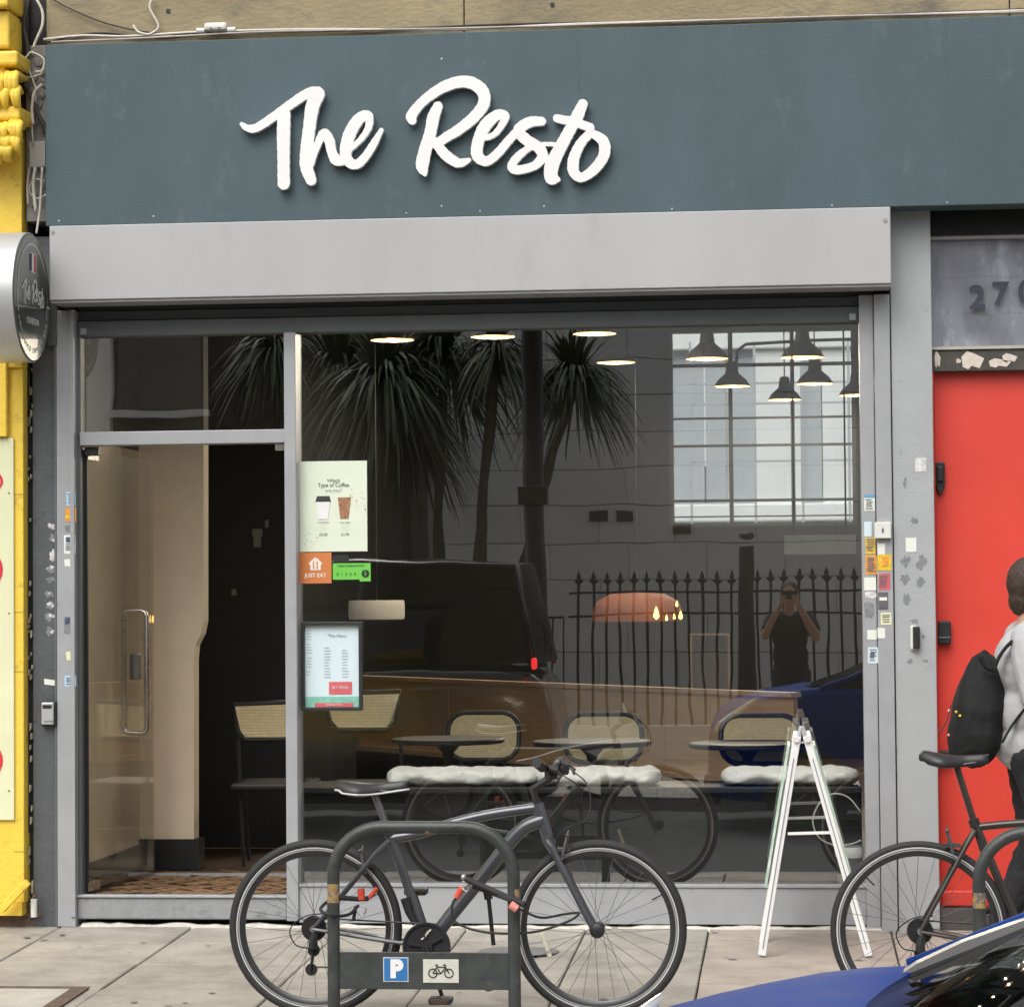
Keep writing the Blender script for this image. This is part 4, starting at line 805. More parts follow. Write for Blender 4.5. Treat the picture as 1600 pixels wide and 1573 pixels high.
# window bench with cushions
wb = thing('window_bench', 'black bench built along the inside of the window', 'bench', (-.9, .4, FL))
zbt = .655; box('bench_top', m_black, X(475, 1240, .3), PR0-.01, .16, .62, zbt-.03, zbt, wb, bevel=.005); box('bench_front', M('bench_black', (.02, .021, .022), .35, nz=.2), X(475, 1240, .3), PR0-.01, .22, .25, FL, zbt-.032, wb)
def cushion(px0, px1, label, sd, n=2):
    Y = .33; a, b = at(px0, 1218, Y), at(px1, 1218, Y); L = b.x-a.x; rg = random.Random(sd); rows = []; N = 90; K = 22; ph = [rg.uniform(0, 6) for _ in range(6)]
    for i in range(N+1):
        u = i/N; e = min(1, math.sqrt(max(0, 1-(1-min(u, 1-u)*L/.07)**2))) if min(u, 1-u)*L < .07 else 1
        e = max(e, .02); f_ = 1+.03*math.sin(u*L*22+ph[0])+.03*math.sin(u*L*47+ph[1])+.02*math.sin(u*L*90+ph[2]); rw_ = []
        for k in range(K):
            t_ = 2*math.pi*k/K; lump = 1+.05*math.sin(3*t_+u*L*30+ph[3])+.05*math.sin(5*t_-u*L*18+ph[4])+.03*math.sin(9*t_+u*L*75)
            rw_.append((a.x+u*L, Y+.15*e*f_*lump*math.cos(t_), zbt+.044+.044*e*f_*lump*(abs(math.sin(t_))**.8)*(1 if math.sin(t_) > 0 else -1)))
        rw_.append(rw_[0]); rows.append(rw_)
    return tag(MB().grid(rows).build('seat_cushion', m_cush, smooth=True), label, 'cushion', 'white padded cushions on the window bench')
cushion(605, 845, 'leftmost white padded cushion on the window bench behind the bicycle', 1); cushion(838, 1034, 'white padded cushion right of the bicycle handlebar on the window bench', 4); cushion(1126, 1343, 'white padded cushion on the window bench behind the A board', 7)
# bucket and cable in the right corner
q = at(1327, 1330, .14); bk = thing('plastic_bucket', 'bucket with white rim inside the window corner beside the A board', 'bucket', (q.x, .14, ZG))
MB().lathe([(.055, 0), (.065, .18), (.068, .18)], (q.x, .14, ZG-.01), seg=20).build('bucket_body', m_buck, bk, smooth=True); MB().lathe([(.068, 0), (.070, .05), (.066, .05)], (q.x, .14, ZG+.12), seg=20).build('rim_band', m_plas, bk, smooth=True)
cable([(1345, 1268), (1325, 1245), (1300, 1240), (1280, 1255), (1270, 1282), (1280, 1308), (1305, 1320), (1330, 1318), (1345, 1312)], .1, .004, m_plas, 'thin white cable looped inside the window behind the A board')

# pendant lamps
def pendant(px, py, wpx, label, first=None):
    D = .285*FPX/wpx; Y = D-12.8-.2; q = at(px, py, Y)
    if first is None:
        t = thing('pendant_lamp', label, 'pendant lamp', (0, 0, 0), 'black dome pendant lamps in the restaurant')
        MB().lathe([(.142, 0), (.140, .008), (.115, .05), (.075, .085), (.052, .105), (.046, .15), (.040, .19), (.02, .2), (0, .2)], (0, 0, 0), seg=32).build('lamp_shade', m_shade, t, smooth='auto')
        MB().lathe([(.138, .003), (.112, .045), (.07, .08), (0, .09)], (0, 0, 0), seg=32).build('inner_glow', m_glow, t, smooth=True)
        MB().lathe([(0, .0), (.022, .0), (.024, .02), (.02, .05), (0, .05)], (0, 0, .035), seg=14).build('bulb_holder', m_plas, t, smooth=True); MB().tube([(0, 0, .2), (0, 0, ZC-3.2)], .006, 6).build('cord', m_black, t)
        ld = bpy.data.lights.new('pendant_light', 'POINT'); ld.energy = 44; ld.color = (1, .87, .68); ld.shadow_soft_size = .022; lo = bpy.data.objects.new('pendant_light', ld); C.objects.link(lo); lo.parent = t; lo.location = (0, 0, .008)
    else: t = copy_tree(first); t['label'] = label
    t.location = (q.x, Y, 3.2 if False else q.z); return t
P0 = pendant(613, 532, 69, 'leftmost pendant, only its glowing yellow underside showing')
for a in [(770, 527, 70, 'second glowing pendant from the left along the top of the window'), (929, 522, 68, 'third glowing pendant from the left, just under the head rail'), (963, 567, 62, 'glowing pendant just below the third one, in front of the palm reflection'),
          (1105, 561, 66, 'large black dome pendant left in front of the back window'), (1254, 559, 67, 'large black dome pendant right of centre in front of the back window'), (1144, 604, 56, 'small pendant below the left large one'), (1226, 625, 52, 'lowest small pendant at the centre of the back window'), (1273, 600, 57, 'small pendant under the right large one'), (1338, 618, 54, 'pendant half hidden by the right window post')]: pendant(*a, first=P0)
tp = thing('track_pipe', 'black ceiling pipe track above the pendants', 'pipe', (.1, 7, 3.4))
MB().tube([at(1150, 570, 7), at(1152, 548, 7), at(1165, 538, 7), at(1230, 534, 7), at(1262, 532, 7), at(1334, 530, 7)], .012, 8).build('pipe', m_black, tp, smooth=True)
# drum shades
q0, q1 = at(545, 938, 5.5), at(632, 967, 5.5); r_ = (q1.x-q0.x)/2; t = thing('drum_lamp', 'pale ribbed drum lampshade hanging in the dark left of the window', 'lamp', (q0.x+r_, 5.5, q1.z))
MB().lathe([(r_*.97, 0), (r_, .02), (r_, q0.z-q1.z-.02), (r_*.97, q0.z-q1.z), (0, q0.z-q1.z)], (q0.x+r_, 5.5, q1.z), seg=40).build('lamp_shade', m_drum, t, smooth='auto'); MB().tube([(q0.x+r_, 5.5, q0.z), (q0.x+r_, 5.5, ZC)], .005, 6).build('cord', m_black, t)
q0, q1 = at(925, 926, 6.0), at(1067, 970, 6.0); r_ = (q1.x-q0.x)/2; H_ = q0.z-q1.z; t = thing('orange_lamp', 'terracotta orange dome lamp glowing deep inside the restaurant', 'lamp', (q0.x+r_, 6, q1.z))
MB().lathe([(r_, 0), (r_*.99, H_*.35), (r_*.9, H_*.7), (r_*.6, H_*.95), (0, H_)], (q0.x+r_, 6, q1.z), seg=40).build('lamp_shade', m_drumo, t, smooth=True)
MB().tube([(q0.x+r_, 6, q1.z+H_), (q0.x+r_, 6, ZC)], .005, 6).build('cord', m_black, t)
for (px_, py_, h_) in ((1025, 968, 22), (1041, 970, 10), (1053, 968, 10), (1063, 968, 15), (1057, 948, 10)):
    q = at(px_, py_, 5.55); s_ = .0042; MB().lathe([(0, 0), (h_*s_*.22, h_*s_*.2), (h_*s_*.2, h_*s_*.4), (h_*s_*.08, h_*s_*.8), (0, h_*s_)], (q.x, 5.6, q.z), seg=10).build('flame_bulb', m_flame, t, smooth=True)
# pale panel at right end
q0, q1 = at(1225, 836, 2.0), at(1338, 865, 2.0); t = thing('white_shelf_board', 'pale white board hanging at the right end behind the window', 'board', ((q0.x+q1.x)/2, 2, q1.z))
box('board', M('board_white', (.75, .76, .72), .6, emit=(.8, .82, .78), es=.0), q0.x, q1.x, 2.0, 2.03, q1.z, q0.z, t); box('hanger', m_black, q0.x+.05, q0.x+.06, 2.01, 2.02, q0.z, ZC, t); box('hanger', m_black, q1.x-.06, q1.x-.05, 2.01, 2.02, q0.z, ZC, t)
q0, q1 = at(1078, 990, 2.6), at(1141, 1076, 2.6); nb = thing('notice_board', 'wooden framed faded notice standing inside, left of the photographer reflection', 'notice', ((q0.x+q1.x)/2, 2.6, q1.z))
box('sheet', M('notice_sheet', (.16, .12, .09), .8, nz=.15), q0.x+.012, q1.x-.012, 2.6, 2.62, q1.z, q0.z-.01, nb)
for xx in (q0.x, q1.x-.012): box('frame', m_ledge, xx, xx+.012, 2.585, 2.63, q1.z, q0.z, nb)
box('frame', m_ledge, q0.x+.012, q1.x-.012, 2.585, 2.63, q0.z-.01, q0.z, nb)
q = at(1109, 1009, 2.59); text('NOTICE', .045, (q.x, 2.598, q.z), m_black, nb); q = at(1109, 1000, 2.59); text('PUBLIC', .03, (q.x, 2.598, q.z), m_black, nb)

# ================================================================ A-BOARD
yf, yk = -.82, -.38
ab = thing('a_board', 'white aluminium A frame pavement sign seen from its side', 'A board', (.12, -.6, gz(-.6)))
ax_, az_ = at(1253, 1150, yf).x, at(1253, 1150, yf).z
for sgn, (bpx) in ((-1, 1190), (1, 1357)):
    bx_ = at(bpx, 1474, yf).x; top = Vector((ax_+sgn*.02, 0, az_)); bot = Vector((bx_, 0, gz(-.6)+.002))
    for yy in (yf, yk): MB().bar((top.x, yy, top.z), (bot.x, yy, bot.z+.0), .034, .03).build('leg', m_white, ab, bevel=.003)
    tt = lambda u: top.lerp(bot, u)
    for u in (.03, .72): p_ = tt(u); MB().bar((p_.x, yf+.015, p_.z), (p_.x, yk-.015, p_.z), .024, .024, up=(0, 0, 1)).build('frame_rail', m_white, ab)
    a, b = tt(.05), tt(.70); n_ = Vector((bot.z-top.z, 0, -(bot.x-top.x))).normalized(); n_ = (n_ if n_.x*sgn > 0 else -n_)*.026
    mb = MB(); mb.add([(a.x+n_.x, yf+.02, a.z+n_.z), (a.x+n_.x, yk-.02, a.z+n_.z), (b.x+n_.x, yk-.02, b.z+n_.z), (b.x+n_.x, yf+.02, b.z+n_.z)], [(0, 1, 2, 3)]); mb.build('poster', M('aboard_green', (.42, .58, .47), .5, nz=.5, scale=5, stain=((.7, .72, .65), 6, .5, .6)), ab, solid=.010)
    for yy in (yf-.017, ): MB().bar((tt(.1).x-.0, yy, tt(.1).z), (tt(.97).x, yy, tt(.97).z), .004, .003).build('groove', m_resid, ab)
    MB().cyl((top.x+sgn*.004, yf-.02, top.z-.012), .014, .016, (0, 1, 0), 14).build('hinge_bolt', m_plas, ab, smooth='auto'); MB().tube([(top.x-sgn*.006, yf, top.z), (top.x-sgn*.02, yf, top.z+.045)], .011, 8).build('hinge_ear', m_silm, ab)
for py_, yy in ((1302, yf), (1278, yk)): a, b = at(1231, py_, yy), at(1304, py_-2, yy); MB().bar(a, b, .012, .012).build('stay', m_white, ab)

# ================================================================ BICYCLES
def bicycle(ox, oy, oz, label, P, mfr, mrim, stripe, trim, rw_=.345, tyre=.0185):
    """origin = ground under rear hub; x forward"""
    t = thing('bicycle', label, 'bicycle', (ox, oy, oz)); h = rw_
    def V(x, z, y=0): return Vector((ox+x, oy+y, oz+h+z))
    def wheel(cx, ysp, ns=28):
        c = V(cx, 0); ax = (0, 1, 0); ri = rw_-2*tyre
        rim = MB().lathe([(ri-.028, -.004), (ri-.02, -.010), (ri+.001, -.0115), (ri+.001, .0115), (ri-.02, .010), (ri-.028, .004), (ri-.028, -.004)], c, ax, 72).build('wheel', mrim, t, smooth='auto')
        MB().lathe([(ri-.006, -.0122), (ri-.001, -.0122), (ri-.001, .0122), (ri-.006, .0122)], c, ax, 72).build('brake_track', M('rim_edge', (.30, .30, .30), .4), rim); MB().torus(c, ax, rw_-tyre, tyre, 80, 12).build('tyre', m_rub, rim, smooth=True)
        for s_ in (-1, 1): MB().lathe([(ri+stripe[0], s_*.0), (ri+stripe[1], s_*.0)], (c.x, c.y+s_*(.0135 if stripe[0] < .004 else tyre*.93), c.z), ax, 80).build('sidewall_stripe', m_refl, rim, solid=.001)
        MB().lathe([(.011, -.05), (.011, -.035), (.024, -.033), (.024, -.029), (.014, -.026), (.014, .026), (.024, .029), (.024, .033), (.011, .035), (.011, .05)], c, ax, 20).build('hub', m_rim, rim, smooth='auto')
        sp = None
        for k in range(ns):
            if sp is None:
                L = ri-.02; mb = MB().tube([(0, 0, .022), (0, -.0, L)], .0011, 5); sp = mb.build('spoke', M('spoke_steel', (.16, .16, .165), .35, metal=.6), rim); sp.location = c-org(rim)+Vector((0, 0, 0)); o = sp
                me = sp.data; 
                for v_ in me.vertices: v_.co += org(t)+Vector((0, 0, 0)) if False else Vector((0, 0, 0))
            else: o = sp.copy(); C.objects.link(o)
            a = 2*math.pi*k/ns; side = 1 if k % 2 else -1; off = .55 if (k//2) % 2 else -.55
            # direction from hub flange point to rim point
            p1 = Vector((.022*math.cos(a+off*1.6), side*.028, .022*math.sin(a+off*1.6))); p2 = Vector(((ri-.02)*math.cos(a), side*.003, (ri-.02)*math.sin(a))); d = p2-p1
            o.rotation_mode = 'QUATERNION'; o.rotation_quaternion = Vector((0, 0, 1)).rotation_difference(d.normalized()); o.location = c-org(t)+p1-d.normalized()*.022; o.scale = (1, 1, d.length/(L-.022)); o.parent = rim
        va = R(P.get('valve', 250)); MB().tube([V(cx+(ri-.028)*math.cos(va), (ri-.028)*math.sin(va)), V(cx+(ri-.07)*math.cos(va), (ri-.07)*math.sin(va))], .0035, 6).build('valve', m_black, rim)
        return rim
    # spokes are meshes built round the local origin, so undo the offset the builder applied
    w1 = wheel(0, 0); w2 = wheel(P['fh'][0], 0)
    for w_ in (w1, w2):
        first = [c_ for c_ in w_.children if c_.name.startswith('spoke')][0].data
        if not first.get('fixed'):
            for v_ in first.vertices: v_.co += Vector((ox, oy, oz))
            first['fixed'] = 1
    bb, stp, ht, hb = P['bb'], P['st'], P['ht'], P['hb']
    fr = MB(); fr.tube([V(*p) for p in ([bb]+P.get('stm', [])+[stp])], P['rst'], 12)
    dt = [V(*p) for p in P['dt']]; fr.tube([Vector(p) for p in spline([tuple(p) for p in dt], 5)], P['rdt'], 14, flat=1.0)
    tt_ = [V(*p) for p in P['tt']]; fr.tube([Vector(p) for p in spline([tuple(p) for p in tt_], 5)], P['rtt'], 12)
    fr.tube([V(*ht), V(*hb)], .023, 14)
    for s_ in (-1, 1):
        fr.tube([V(stp[0], stp[1]-.03, s_*.015), V(stp[0]*.85, stp[1]*.8, s_*.04), V(0, 0, s_*.062)], [.010, .009, .008], 8); fr.tube([V(bb[0]-.02, bb[1], s_*.03), V(bb[0]*.55, bb[1]*.6, s_*.05), V(0, 0, s_*.062)], [.012, .011, .010], 8, flat=.8)
    fr.tube([V(bb[0], bb[1], -.035), V(bb[0], bb[1], .035)], .022, 14); fr.build('frame', mfr, t, smooth='auto')
    fo = MB()
    for s_ in (-1, 1): fo.tube([Vector(p) for p in spline([tuple(V(x_, z_, s_*y_)) for x_, z_, y_ in P['fork']], 5)], [.016]*6+[.014]*6+[.011]*(5*(len(P['fork'])-1)+1-12), 10)
    fo.tube([V(P['fork'][0][0], P['fork'][0][1], -.05), V(P['fork'][0][0], P['fork'][0][1], .05)], .018, 10); fo.build('fork', mfr, t, smooth='auto'); MB().sph(V(*P['fh'], -.066), .03, .014, .03).build('axle_cap', m_black, t, smooth=True)
    # seat post and saddle
    sc = P['sc']; d = (V(*sc)-V(*stp)).normalized()
    MB().tube([V(*stp)-d*.12, V(*sc)], .0135, 10).build('seat_post', P.get('mpost', m_silm), t, smooth='auto'); MB().tube([V(*stp)-d*.015, V(*stp)+d*.015], .021, 12).build('seat_clamp', m_black, t, smooth='auto')
    x0, x1, zs = P['sad']; rows = []; N = 18
    for i in range(N+1):
        u = i/N; xw = x0+(x1-x0)*u; hw = .075*math.sqrt(max(0, math.sin(min(1, u/.35)*math.pi/2))) if u < .35 else .075-.055*min(1, (u-.35)/.3)**.8
        if u > .9: hw *= math.sqrt(max(.05, 1-((u-.9)/.1)**2))
        if u < .02: hw = .03
        zz = zs-.004+.014*math.cos(u*math.pi*1.5)*(1-u)+P.get('nose', .004)*u; row = []
        for k in range(13):
            a = -1+2*k/12; drop = (.042-.014*u)*abs(a)**2.6*min(1, .25+u/.12)+.002+.02*max(0, 1-u/.06); row.append(V(xw, zz+.012-drop-(.01 if abs(a) > .95 else 0), a*hw))
        rows.append(row)
    sd_ = MB().grid(rows).build('saddle', m_sad, t, smooth=True, solid=.012)
    if trim:
        for s_ in (-1, 1): MB().tube([rows[i][0 if s_ < 0 else 12]+Vector((0, s_*.001, .004)) for i in range(0, N+1)], .0038, 6).build('saddle_trim', m_sadw, sd_)
    for s_ in (-1, 1): MB().tube([V(x0+.05, zs-.03, s_*.02), V(sc[0], sc[1]-.002, s_*.022), V(x1-.05, zs-.028, s_*.015)], .0035, 6).build('saddle_rail', m_alud, sd_)
    # bars
    hc = P['bar']; st0 = V(*ht)
    MB().tube([st0, st0+(V(*ht)-V(*hb)).normalized()*.06, V(*hc)], .016, 10).build('stem', m_black, t, smooth='auto')
    hbm = MB(); L_ = V(hc[0]-.025, hc[1]+.075, -.29); R_ = V(hc[0]+.015, hc[1]+.045, .30)
    pts = [L_, V(hc[0]-.005, hc[1]+.045, -.14), V(hc[0]+.0, hc[1]+.01, -.05), V(hc[0], hc[1], 0), V(hc[0]+.005, hc[1]+.01, .05), V(hc[0]+.01, hc[1]+.04, .14), R_]
    hd = hbm.tube([Vector(p) for p in spline([tuple(p) for p in pts], 4)], .0145, 10).build('handlebar', m_black, t, smooth='auto')
    MB().tube([L_-Vector((.002, .008, 0)), V(hc[0]-.015, hc[1]+.048, -.19)], [.019, .0165], 12).build('grip', m_rub, hd, smooth='auto'); MB().tube([R_+Vector((0, .008, 0)), V(hc[0]+.012, hc[1]+.043, .19)], [.019, .0165], 12).build('grip', m_rub, hd, smooth='auto')
    for s_ in (-1, 1):
        yb_ = s_*.165; bx = hc[0]+(.0 if s_ < 0 else .02)
        MB().tube([V(bx+.01, hc[1]+.045, yb_), V(bx+.04, hc[1]+.035, yb_)], .016, 10).tube([V(bx+.0, hc[1]+.015, yb_*.93), V(bx+.03, hc[1]+.02, yb_*.8)], .02, 10).build('shifter', m_carpl, hd, smooth='auto')
        MB().tube([V(bx+.04, hc[1]+.035, yb_), V(bx+.058, hc[1]+.02, yb_*1.15), V(bx+.05, hc[1]+.005, yb_*1.45), V(bx+.05, hc[1]-.005, yb_*1.6)], [.008, .007, .006, .006], 8, flat=.6).build('brake_lever', m_alud if s_ > 0 else m_black, hd, smooth='auto')
        MB().tube([Vector(p) for p in spline([tuple(V(bx+.04, hc[1]+.03, yb_*.8)), tuple(V(bx+.12, hc[1]-.04, yb_*.5)), tuple(V(bx+.12, hc[1]-.16, yb_*.3)), tuple(V(hb[0]+.05, hb[1]+.02, s_*.03)), tuple(V(hb[0]+.03, hb[1]-.06, s_*.03))], 6)], .0028, 6).build('brake_cable', m_black, hd, smooth=True)
    # brakes
    def brake(cx, cz, dx):
        b = MB()
        for s_ in (-1, 1): b.tube([V(cx, cz, s_*.035), V(cx+dx*.012, cz+.05, s_*.038), V(cx+dx*.02, cz+.085, s_*.03)], [.008, .006, .005], 8); b.box(*[v_ for v_ in (ox+cx-.03, ox+cx+.03)], oy+s_*.02-.006, oy+s_*.02+.006, oz+h+cz+.022, oz+h+cz+.036)
        b.tube([V(cx+dx*.02, cz+.085, -.03), V(cx+dx*.02, cz+.1, .03)], .003, 6); b.sph(V(cx+dx*.022, cz+.088, -.04), .008, seg=8, rings=6); b.build('brake', M('brake_grey', (.12, .12, .125), .35, metal=.5), t, smooth='auto')
    for bk_ in P['brakes']: brake(*bk_)
    # drivetrain
    c = V(*bb); yr = -.05
    ch = MB().lathe([(.018, -.002), (.092, -.002), (.094, 0), (.092, .002), (.018, .002), (.018, -.002)], (c.x, oy+yr, c.z), (0, 1, 0), 48).build('chainring', m_black, t, smooth='auto')
    mb = MB()
    for k in range(5): a = 2*math.pi*k/5+.5; mb.bar((c.x+.01*math.cos(a), oy+yr-.004, c.z+.01*math.sin(a)), (c.x+.07*math.cos(a), oy+yr-.004, c.z+.07*math.sin(a)), .006, .016)
    mb.cyl((c.x, oy+yr-.005, c.z), .024, .02, (0, 1, 0), 16).build('spider', m_rim, ch)
    MB().ring((c.x, oy+yr-.008, c.z), (0, 1, 0), .086, .095, .003, 48).build('chain_guard', m_black, ch)
    for s_ in (-1, 1):
        pa = P['pedal'] if s_ < 0 else (2*bb[0]-P['pedal'][0], 2*bb[1]-P['pedal'][1]); y0_ = s_*.068; y1_ = s_*.085
        MB().tube([V(bb[0], bb[1], y0_), V(pa[0], pa[1], y1_)], [.015, .011], 10, flat=.7).build('crank', m_black, t, smooth='auto')
        pe = V(pa[0], pa[1], s_*.135); pm = MB().box(pe.x-.045, pe.x+.045, pe.y-.045, pe.y+.035, pe.z-.013, pe.z+.013).build('pedal', m_black, t, bevel=.008)
        MB().box(pe.x-.03, pe.x+.03, pe.y-.048, pe.y-.0455, pe.z-.008, pe.z+.008).build('pedal_reflector', M('pedal_amber', (.06, .035, .02), .4), pm)
    MB().lathe([(.012, -.03), (.05, -.028), (.05, -.022), (.042, -.02), (.042, -.014), (.034, -.012), (.034, -.004), (.02, 0)], V(0, 0, -.01), (0, 1, 0), 28).build('cassette', M('cassette_dark', (.04, .04, .038), .4, metal=.6), t, smooth='auto')
    ch_ = MB(); ch_.tube([V(0, .042, -.04), V(bb[0], bb[1]+.088, yr)], .0035, 5); ch_.tube([V(.01, -.15, -.04), V(bb[0], bb[1]-.088, yr)], .0035, 5); ch_.build('chain', m_black, t)
    de = MB(); de.tube([V(.01, -.0, -.05), V(.0, -.05, -.055), V(.0, -.075, -.05)], [.014, .018, .02], 8); de.tube([V(.0, -.075, -.045), V(-.012, -.165, -.045)], .012, 8, flat=.5); de.cyl(V(.0, -.085, -.04), .024, .01, (0, 1, 0), 14); de.cyl(V(-.01, -.16, -.04), .024, .01, (0, 1, 0), 14); de.build('derailleur', m_black, t, smooth='auto')
    MB().tube([Vector(p) for p in spline([tuple(V(.05, .06, -.05)), tuple(V(-.03, .05, -.06)), tuple(V(-.09, .0, -.06)), tuple(V(-.07, -.06, -.06)), tuple(V(-.02, -.075, -.055))], 6)], .0028, 6).build('gear_cable', m_black, t, smooth=True)
    MB().tube([V(*P['fh'], -.062), V(*P['fh'], .062)], .016, 12).build('axle', m_black, t, smooth='auto'); MB().tube([V(0, 0, -.066), V(0, 0, .066)], .012, 12).build('axle', m_silv, t, smooth='auto')
    return t, V
BY = -2.3; s = 397.
def b1(px, py): return ((px-493)/s, (1448-py)/s-(px-493)*RO/s)
rearx = at(493, 1448, BY).x
P1 = dict(fh=(1.116, 0), bb=b1(671, 1473), st=b1(610, 1300), stm=[b1(640, 1385)], ht=b1(843, 1253), hb=b1(859, 1305), rst=.019, rdt=.0275, rtt=.020, bar=b1(864, 1212), sc=b1(584, 1231), sad=(b1(527, 1222)[0], b1(642, 1222)[0], b1(585, 1226)[1]),
  dt=[b1(674, 1470), b1(708, 1425), b1(760, 1362), b1(795, 1318), b1(822, 1290), b1(853, 1277)], tt=[b1(612, 1309), b1(660, 1300), b1(710, 1284), b1(770, 1270), b1(842, 1259)],
  fork=[b1(858, 1308)+(.045,), b1(868, 1322)+(.052,), b1(884, 1354)+(.054,), b1(911, 1408)+(.054,), b1(936, 1455)+(.054,)], brakes=[(b1(882, 1330)[0], b1(882, 1335)[1], 1), (b1(575, 1335)[0], b1(575, 1362)[1], -1)], pedal=b1(697, 1550), mpost=M('post_grey', (.16, .16, .17), .3, metal=.6), nose=.012, valve=28)
bike1, V1 = bicycle(rearx, BY, gz(BY), 'dark gunmetal bicycle locked to the parking stand in front of the window', P1, m_frame, m_rim, (.0015, .0065), True)
rt = MB(); a, b = V1(*b1(848, 1452), .0), V1(*b1(861, 1490), .0); rt.bar(a, b, .018, .012).build('spoke_reflector', m_amber, bike1, bevel=.004)
MB().tube([V1(*b1(762, 1392), .04), V1(*b1(764, 1403), .04)], .017, 10).tube([V1(*b1(764, 1403), .04), V1(*b1(771, 1474), .04)], .0085, 10).build('frame_pump', m_black, bike1, smooth='auto')
MB().tube([V1(*b1(636, 1400), -.02), V1(*b1(642, 1422), -.02), V1(*b1(652, 1440), -.025)], [.02, .016, .012], 10).build('front_derailleur', m_black, bike1, smooth='auto')
for s_ in range(3): a = V1(*b1(665-4*s_+6, 1452+5*s_), -.058); MB().bar(a, a+Vector((.018, 0, .014)), .006, .003).build('ring_marking', m_amber, bike1)
s2 = 406.; B2Y = -2.28
def b2(px, py): return ((px-1437)/s2, (1470-py)/s2)
P2 = dict(fh=(1.02, 0), bb=(.41, -.07), st=b2(1524, 1303), ht=(.86, .46), hb=(.90, .33), rst=.017, rdt=.018, rtt=.015, bar=(.93, .56), sc=b2(1497, 1212), sad=(b2(1440, 0)[0], b2(1548, 0)[0], b2(0, 1197)[1]), dt=[(.41, -.07), (.6, .1), (.88, .37)], tt=[b2(1526, 1310), (.4, .41), (.86, .43)],
  fork=[(.905, .31, .045), (.92, .24, .05), (.95, .15, .052), (.98, .07, .052), (1.02, 0, .052)], brakes=[(b2(1490, 0)[0], b2(0, 1350)[1], -1), (.93, .27, 1)], pedal=(.52, -.20), mpost=m_frame2, nose=-.004, valve=135)
bike2, V2 = bicycle(at(1437, 1470, B2Y).x, B2Y, gz(B2Y), 'black bronze bicycle cut by the right edge, in front of the red door', P2, m_frame2, m_rim, (.002, .0075), False, rw_=.342, tyre=.0155)

# cycle stands
def stand(x0, x1, zt, y, label, plate):
    t = thing('cycle_stand', label, 'bike stand', ((x0+x1)/2, y, gz(y)), 'black hoop cycle stands on the pavement'); r = .0245; c = .19
    pts = [(x0, y, gz(y)-.03), (x0, y, .2), (x0, y, zt-c-.02)]+[(x0+c-c*math.cos(R(a)), y, zt-c+c*math.sin(R(a))) for a in range(0, 91, 10)]+[(x1-c+c*math.sin(R(a)), y, zt-c+c*math.cos(R(a))) for a in range(0, 91, 10)]+[(x1, y, zt-c-.02), (x1, y, .2), (x1, y, gz(y)-.03)]
    MB().tube(pts, r, 16).build('hoop', m_stand, t, smooth='auto')
    if plate:
        z0, z1 = Z(660, 1545, y), Z(660, 1487, y); pl_ = box('plate', m_stand, x0+.02, x1-.02, y-.006, y+.006, z0, z1, t, bevel=.002)
        q0, q1 = at(600, 1496, y-.008), at(637, 1532, y-.008); b = box('parking_sign', m_pblue, q0.x, q1.x, y-.010, y-.0065, q1.z, q0.z, t, bevel=.001); text('P', .088, ((q0.x+q1.x)/2+.002, y-.0108, (q0.z+q1.z)/2), m_white, b, bold=.006)
        MB().box(q0.x-.003, q1.x+.003, y-.009, y-.0062, q0.z, q0.z+.003).box(q0.x-.003, q1.x+.003, y-.009, y-.0062, q1.z-.003, q1.z).box(q0.x-.003, q0.x, y-.009, y-.0062, q1.z, q0.z).box(q1.x, q1.x+.003, y-.009, y-.0062, q1.z, q0.z).build('sign_edge', m_sadw, b)
        q0, q1 = at(661, 1498, y-.008), at(717, 1535, y-.008); b = box('cycle_sign', m_plate, q0.x, q1.x, y-.010, y-.0065, q1.z, q0.z, t, bevel=.001)
        cx_, cz_ = (q0.x+q1.x)/2, (q0.z+q1.z)/2; yy = y-.0112; mb = MB(); k_ = .043
        def g(u, v): return (cx_+u*k_, yy, cz_+v*k_)
        for cu_ in (-.72, .72): mb.torus(g(cu_, -.18), (0, 1, 0), .38*k_, .0022, 24, 5)
        for a_, b_ in (((-.72, -.18), (-.35, .38)), ((-.35, .38), (.38, .36)), ((-.35, .38), (-.02, -.22)), ((-.02, -.22), (.42, .30)), ((-.72, -.18), (-.02, -.22)), ((.34, .52), (.72, -.18)), ((-.35, .38), (-.38, .55)), ((-.5, .56), (-.26, .56)), ((.2, .56), (.45, .56))): mb.tube([g(*a_), g(*b_)], .0022, 5)
        mb.build('cycle_symbol', m_black, b, smooth=True)
    return t
sx0, sx1 = at(521, 1420, -2.5).x, at(803, 1420, -2.5).x
s1 = stand(sx0, sx1, Z(660, 1292, -2.5), -2.5, 'black hoop cycle stand with blue P plate and cycle sign', True)
def chip(t, x_, z0, z1, y, a0=-1.2, a1=1.2, sd=0):
    rg = random.Random(sd); rows = []; n = 10
    for i in range(7):
        z_ = z0+(z1-z0)*i/6; jl, jr = rg.uniform(-.3, .3), rg.uniform(-.3, .3); rows.append([(x_+.0252*math.sin(a0+jl+(a1-a0+jr-jl)*k/n), y-.0252*math.cos(a0+jl+(a1-a0+jr-jl)*k/n), z_) for k in range(n+1)])
    MB().grid(rows).build('rust_patch', m_rust, t, smooth=True)
chip(s1, sx0, Z(521, 1409, -2.5), Z(521, 1380, -2.5), -2.5, sd=1); chip(s1, sx1, Z(803, 1408, -2.5), Z(803, 1388, -2.5), -2.5, .2, 1.6, sd=2)
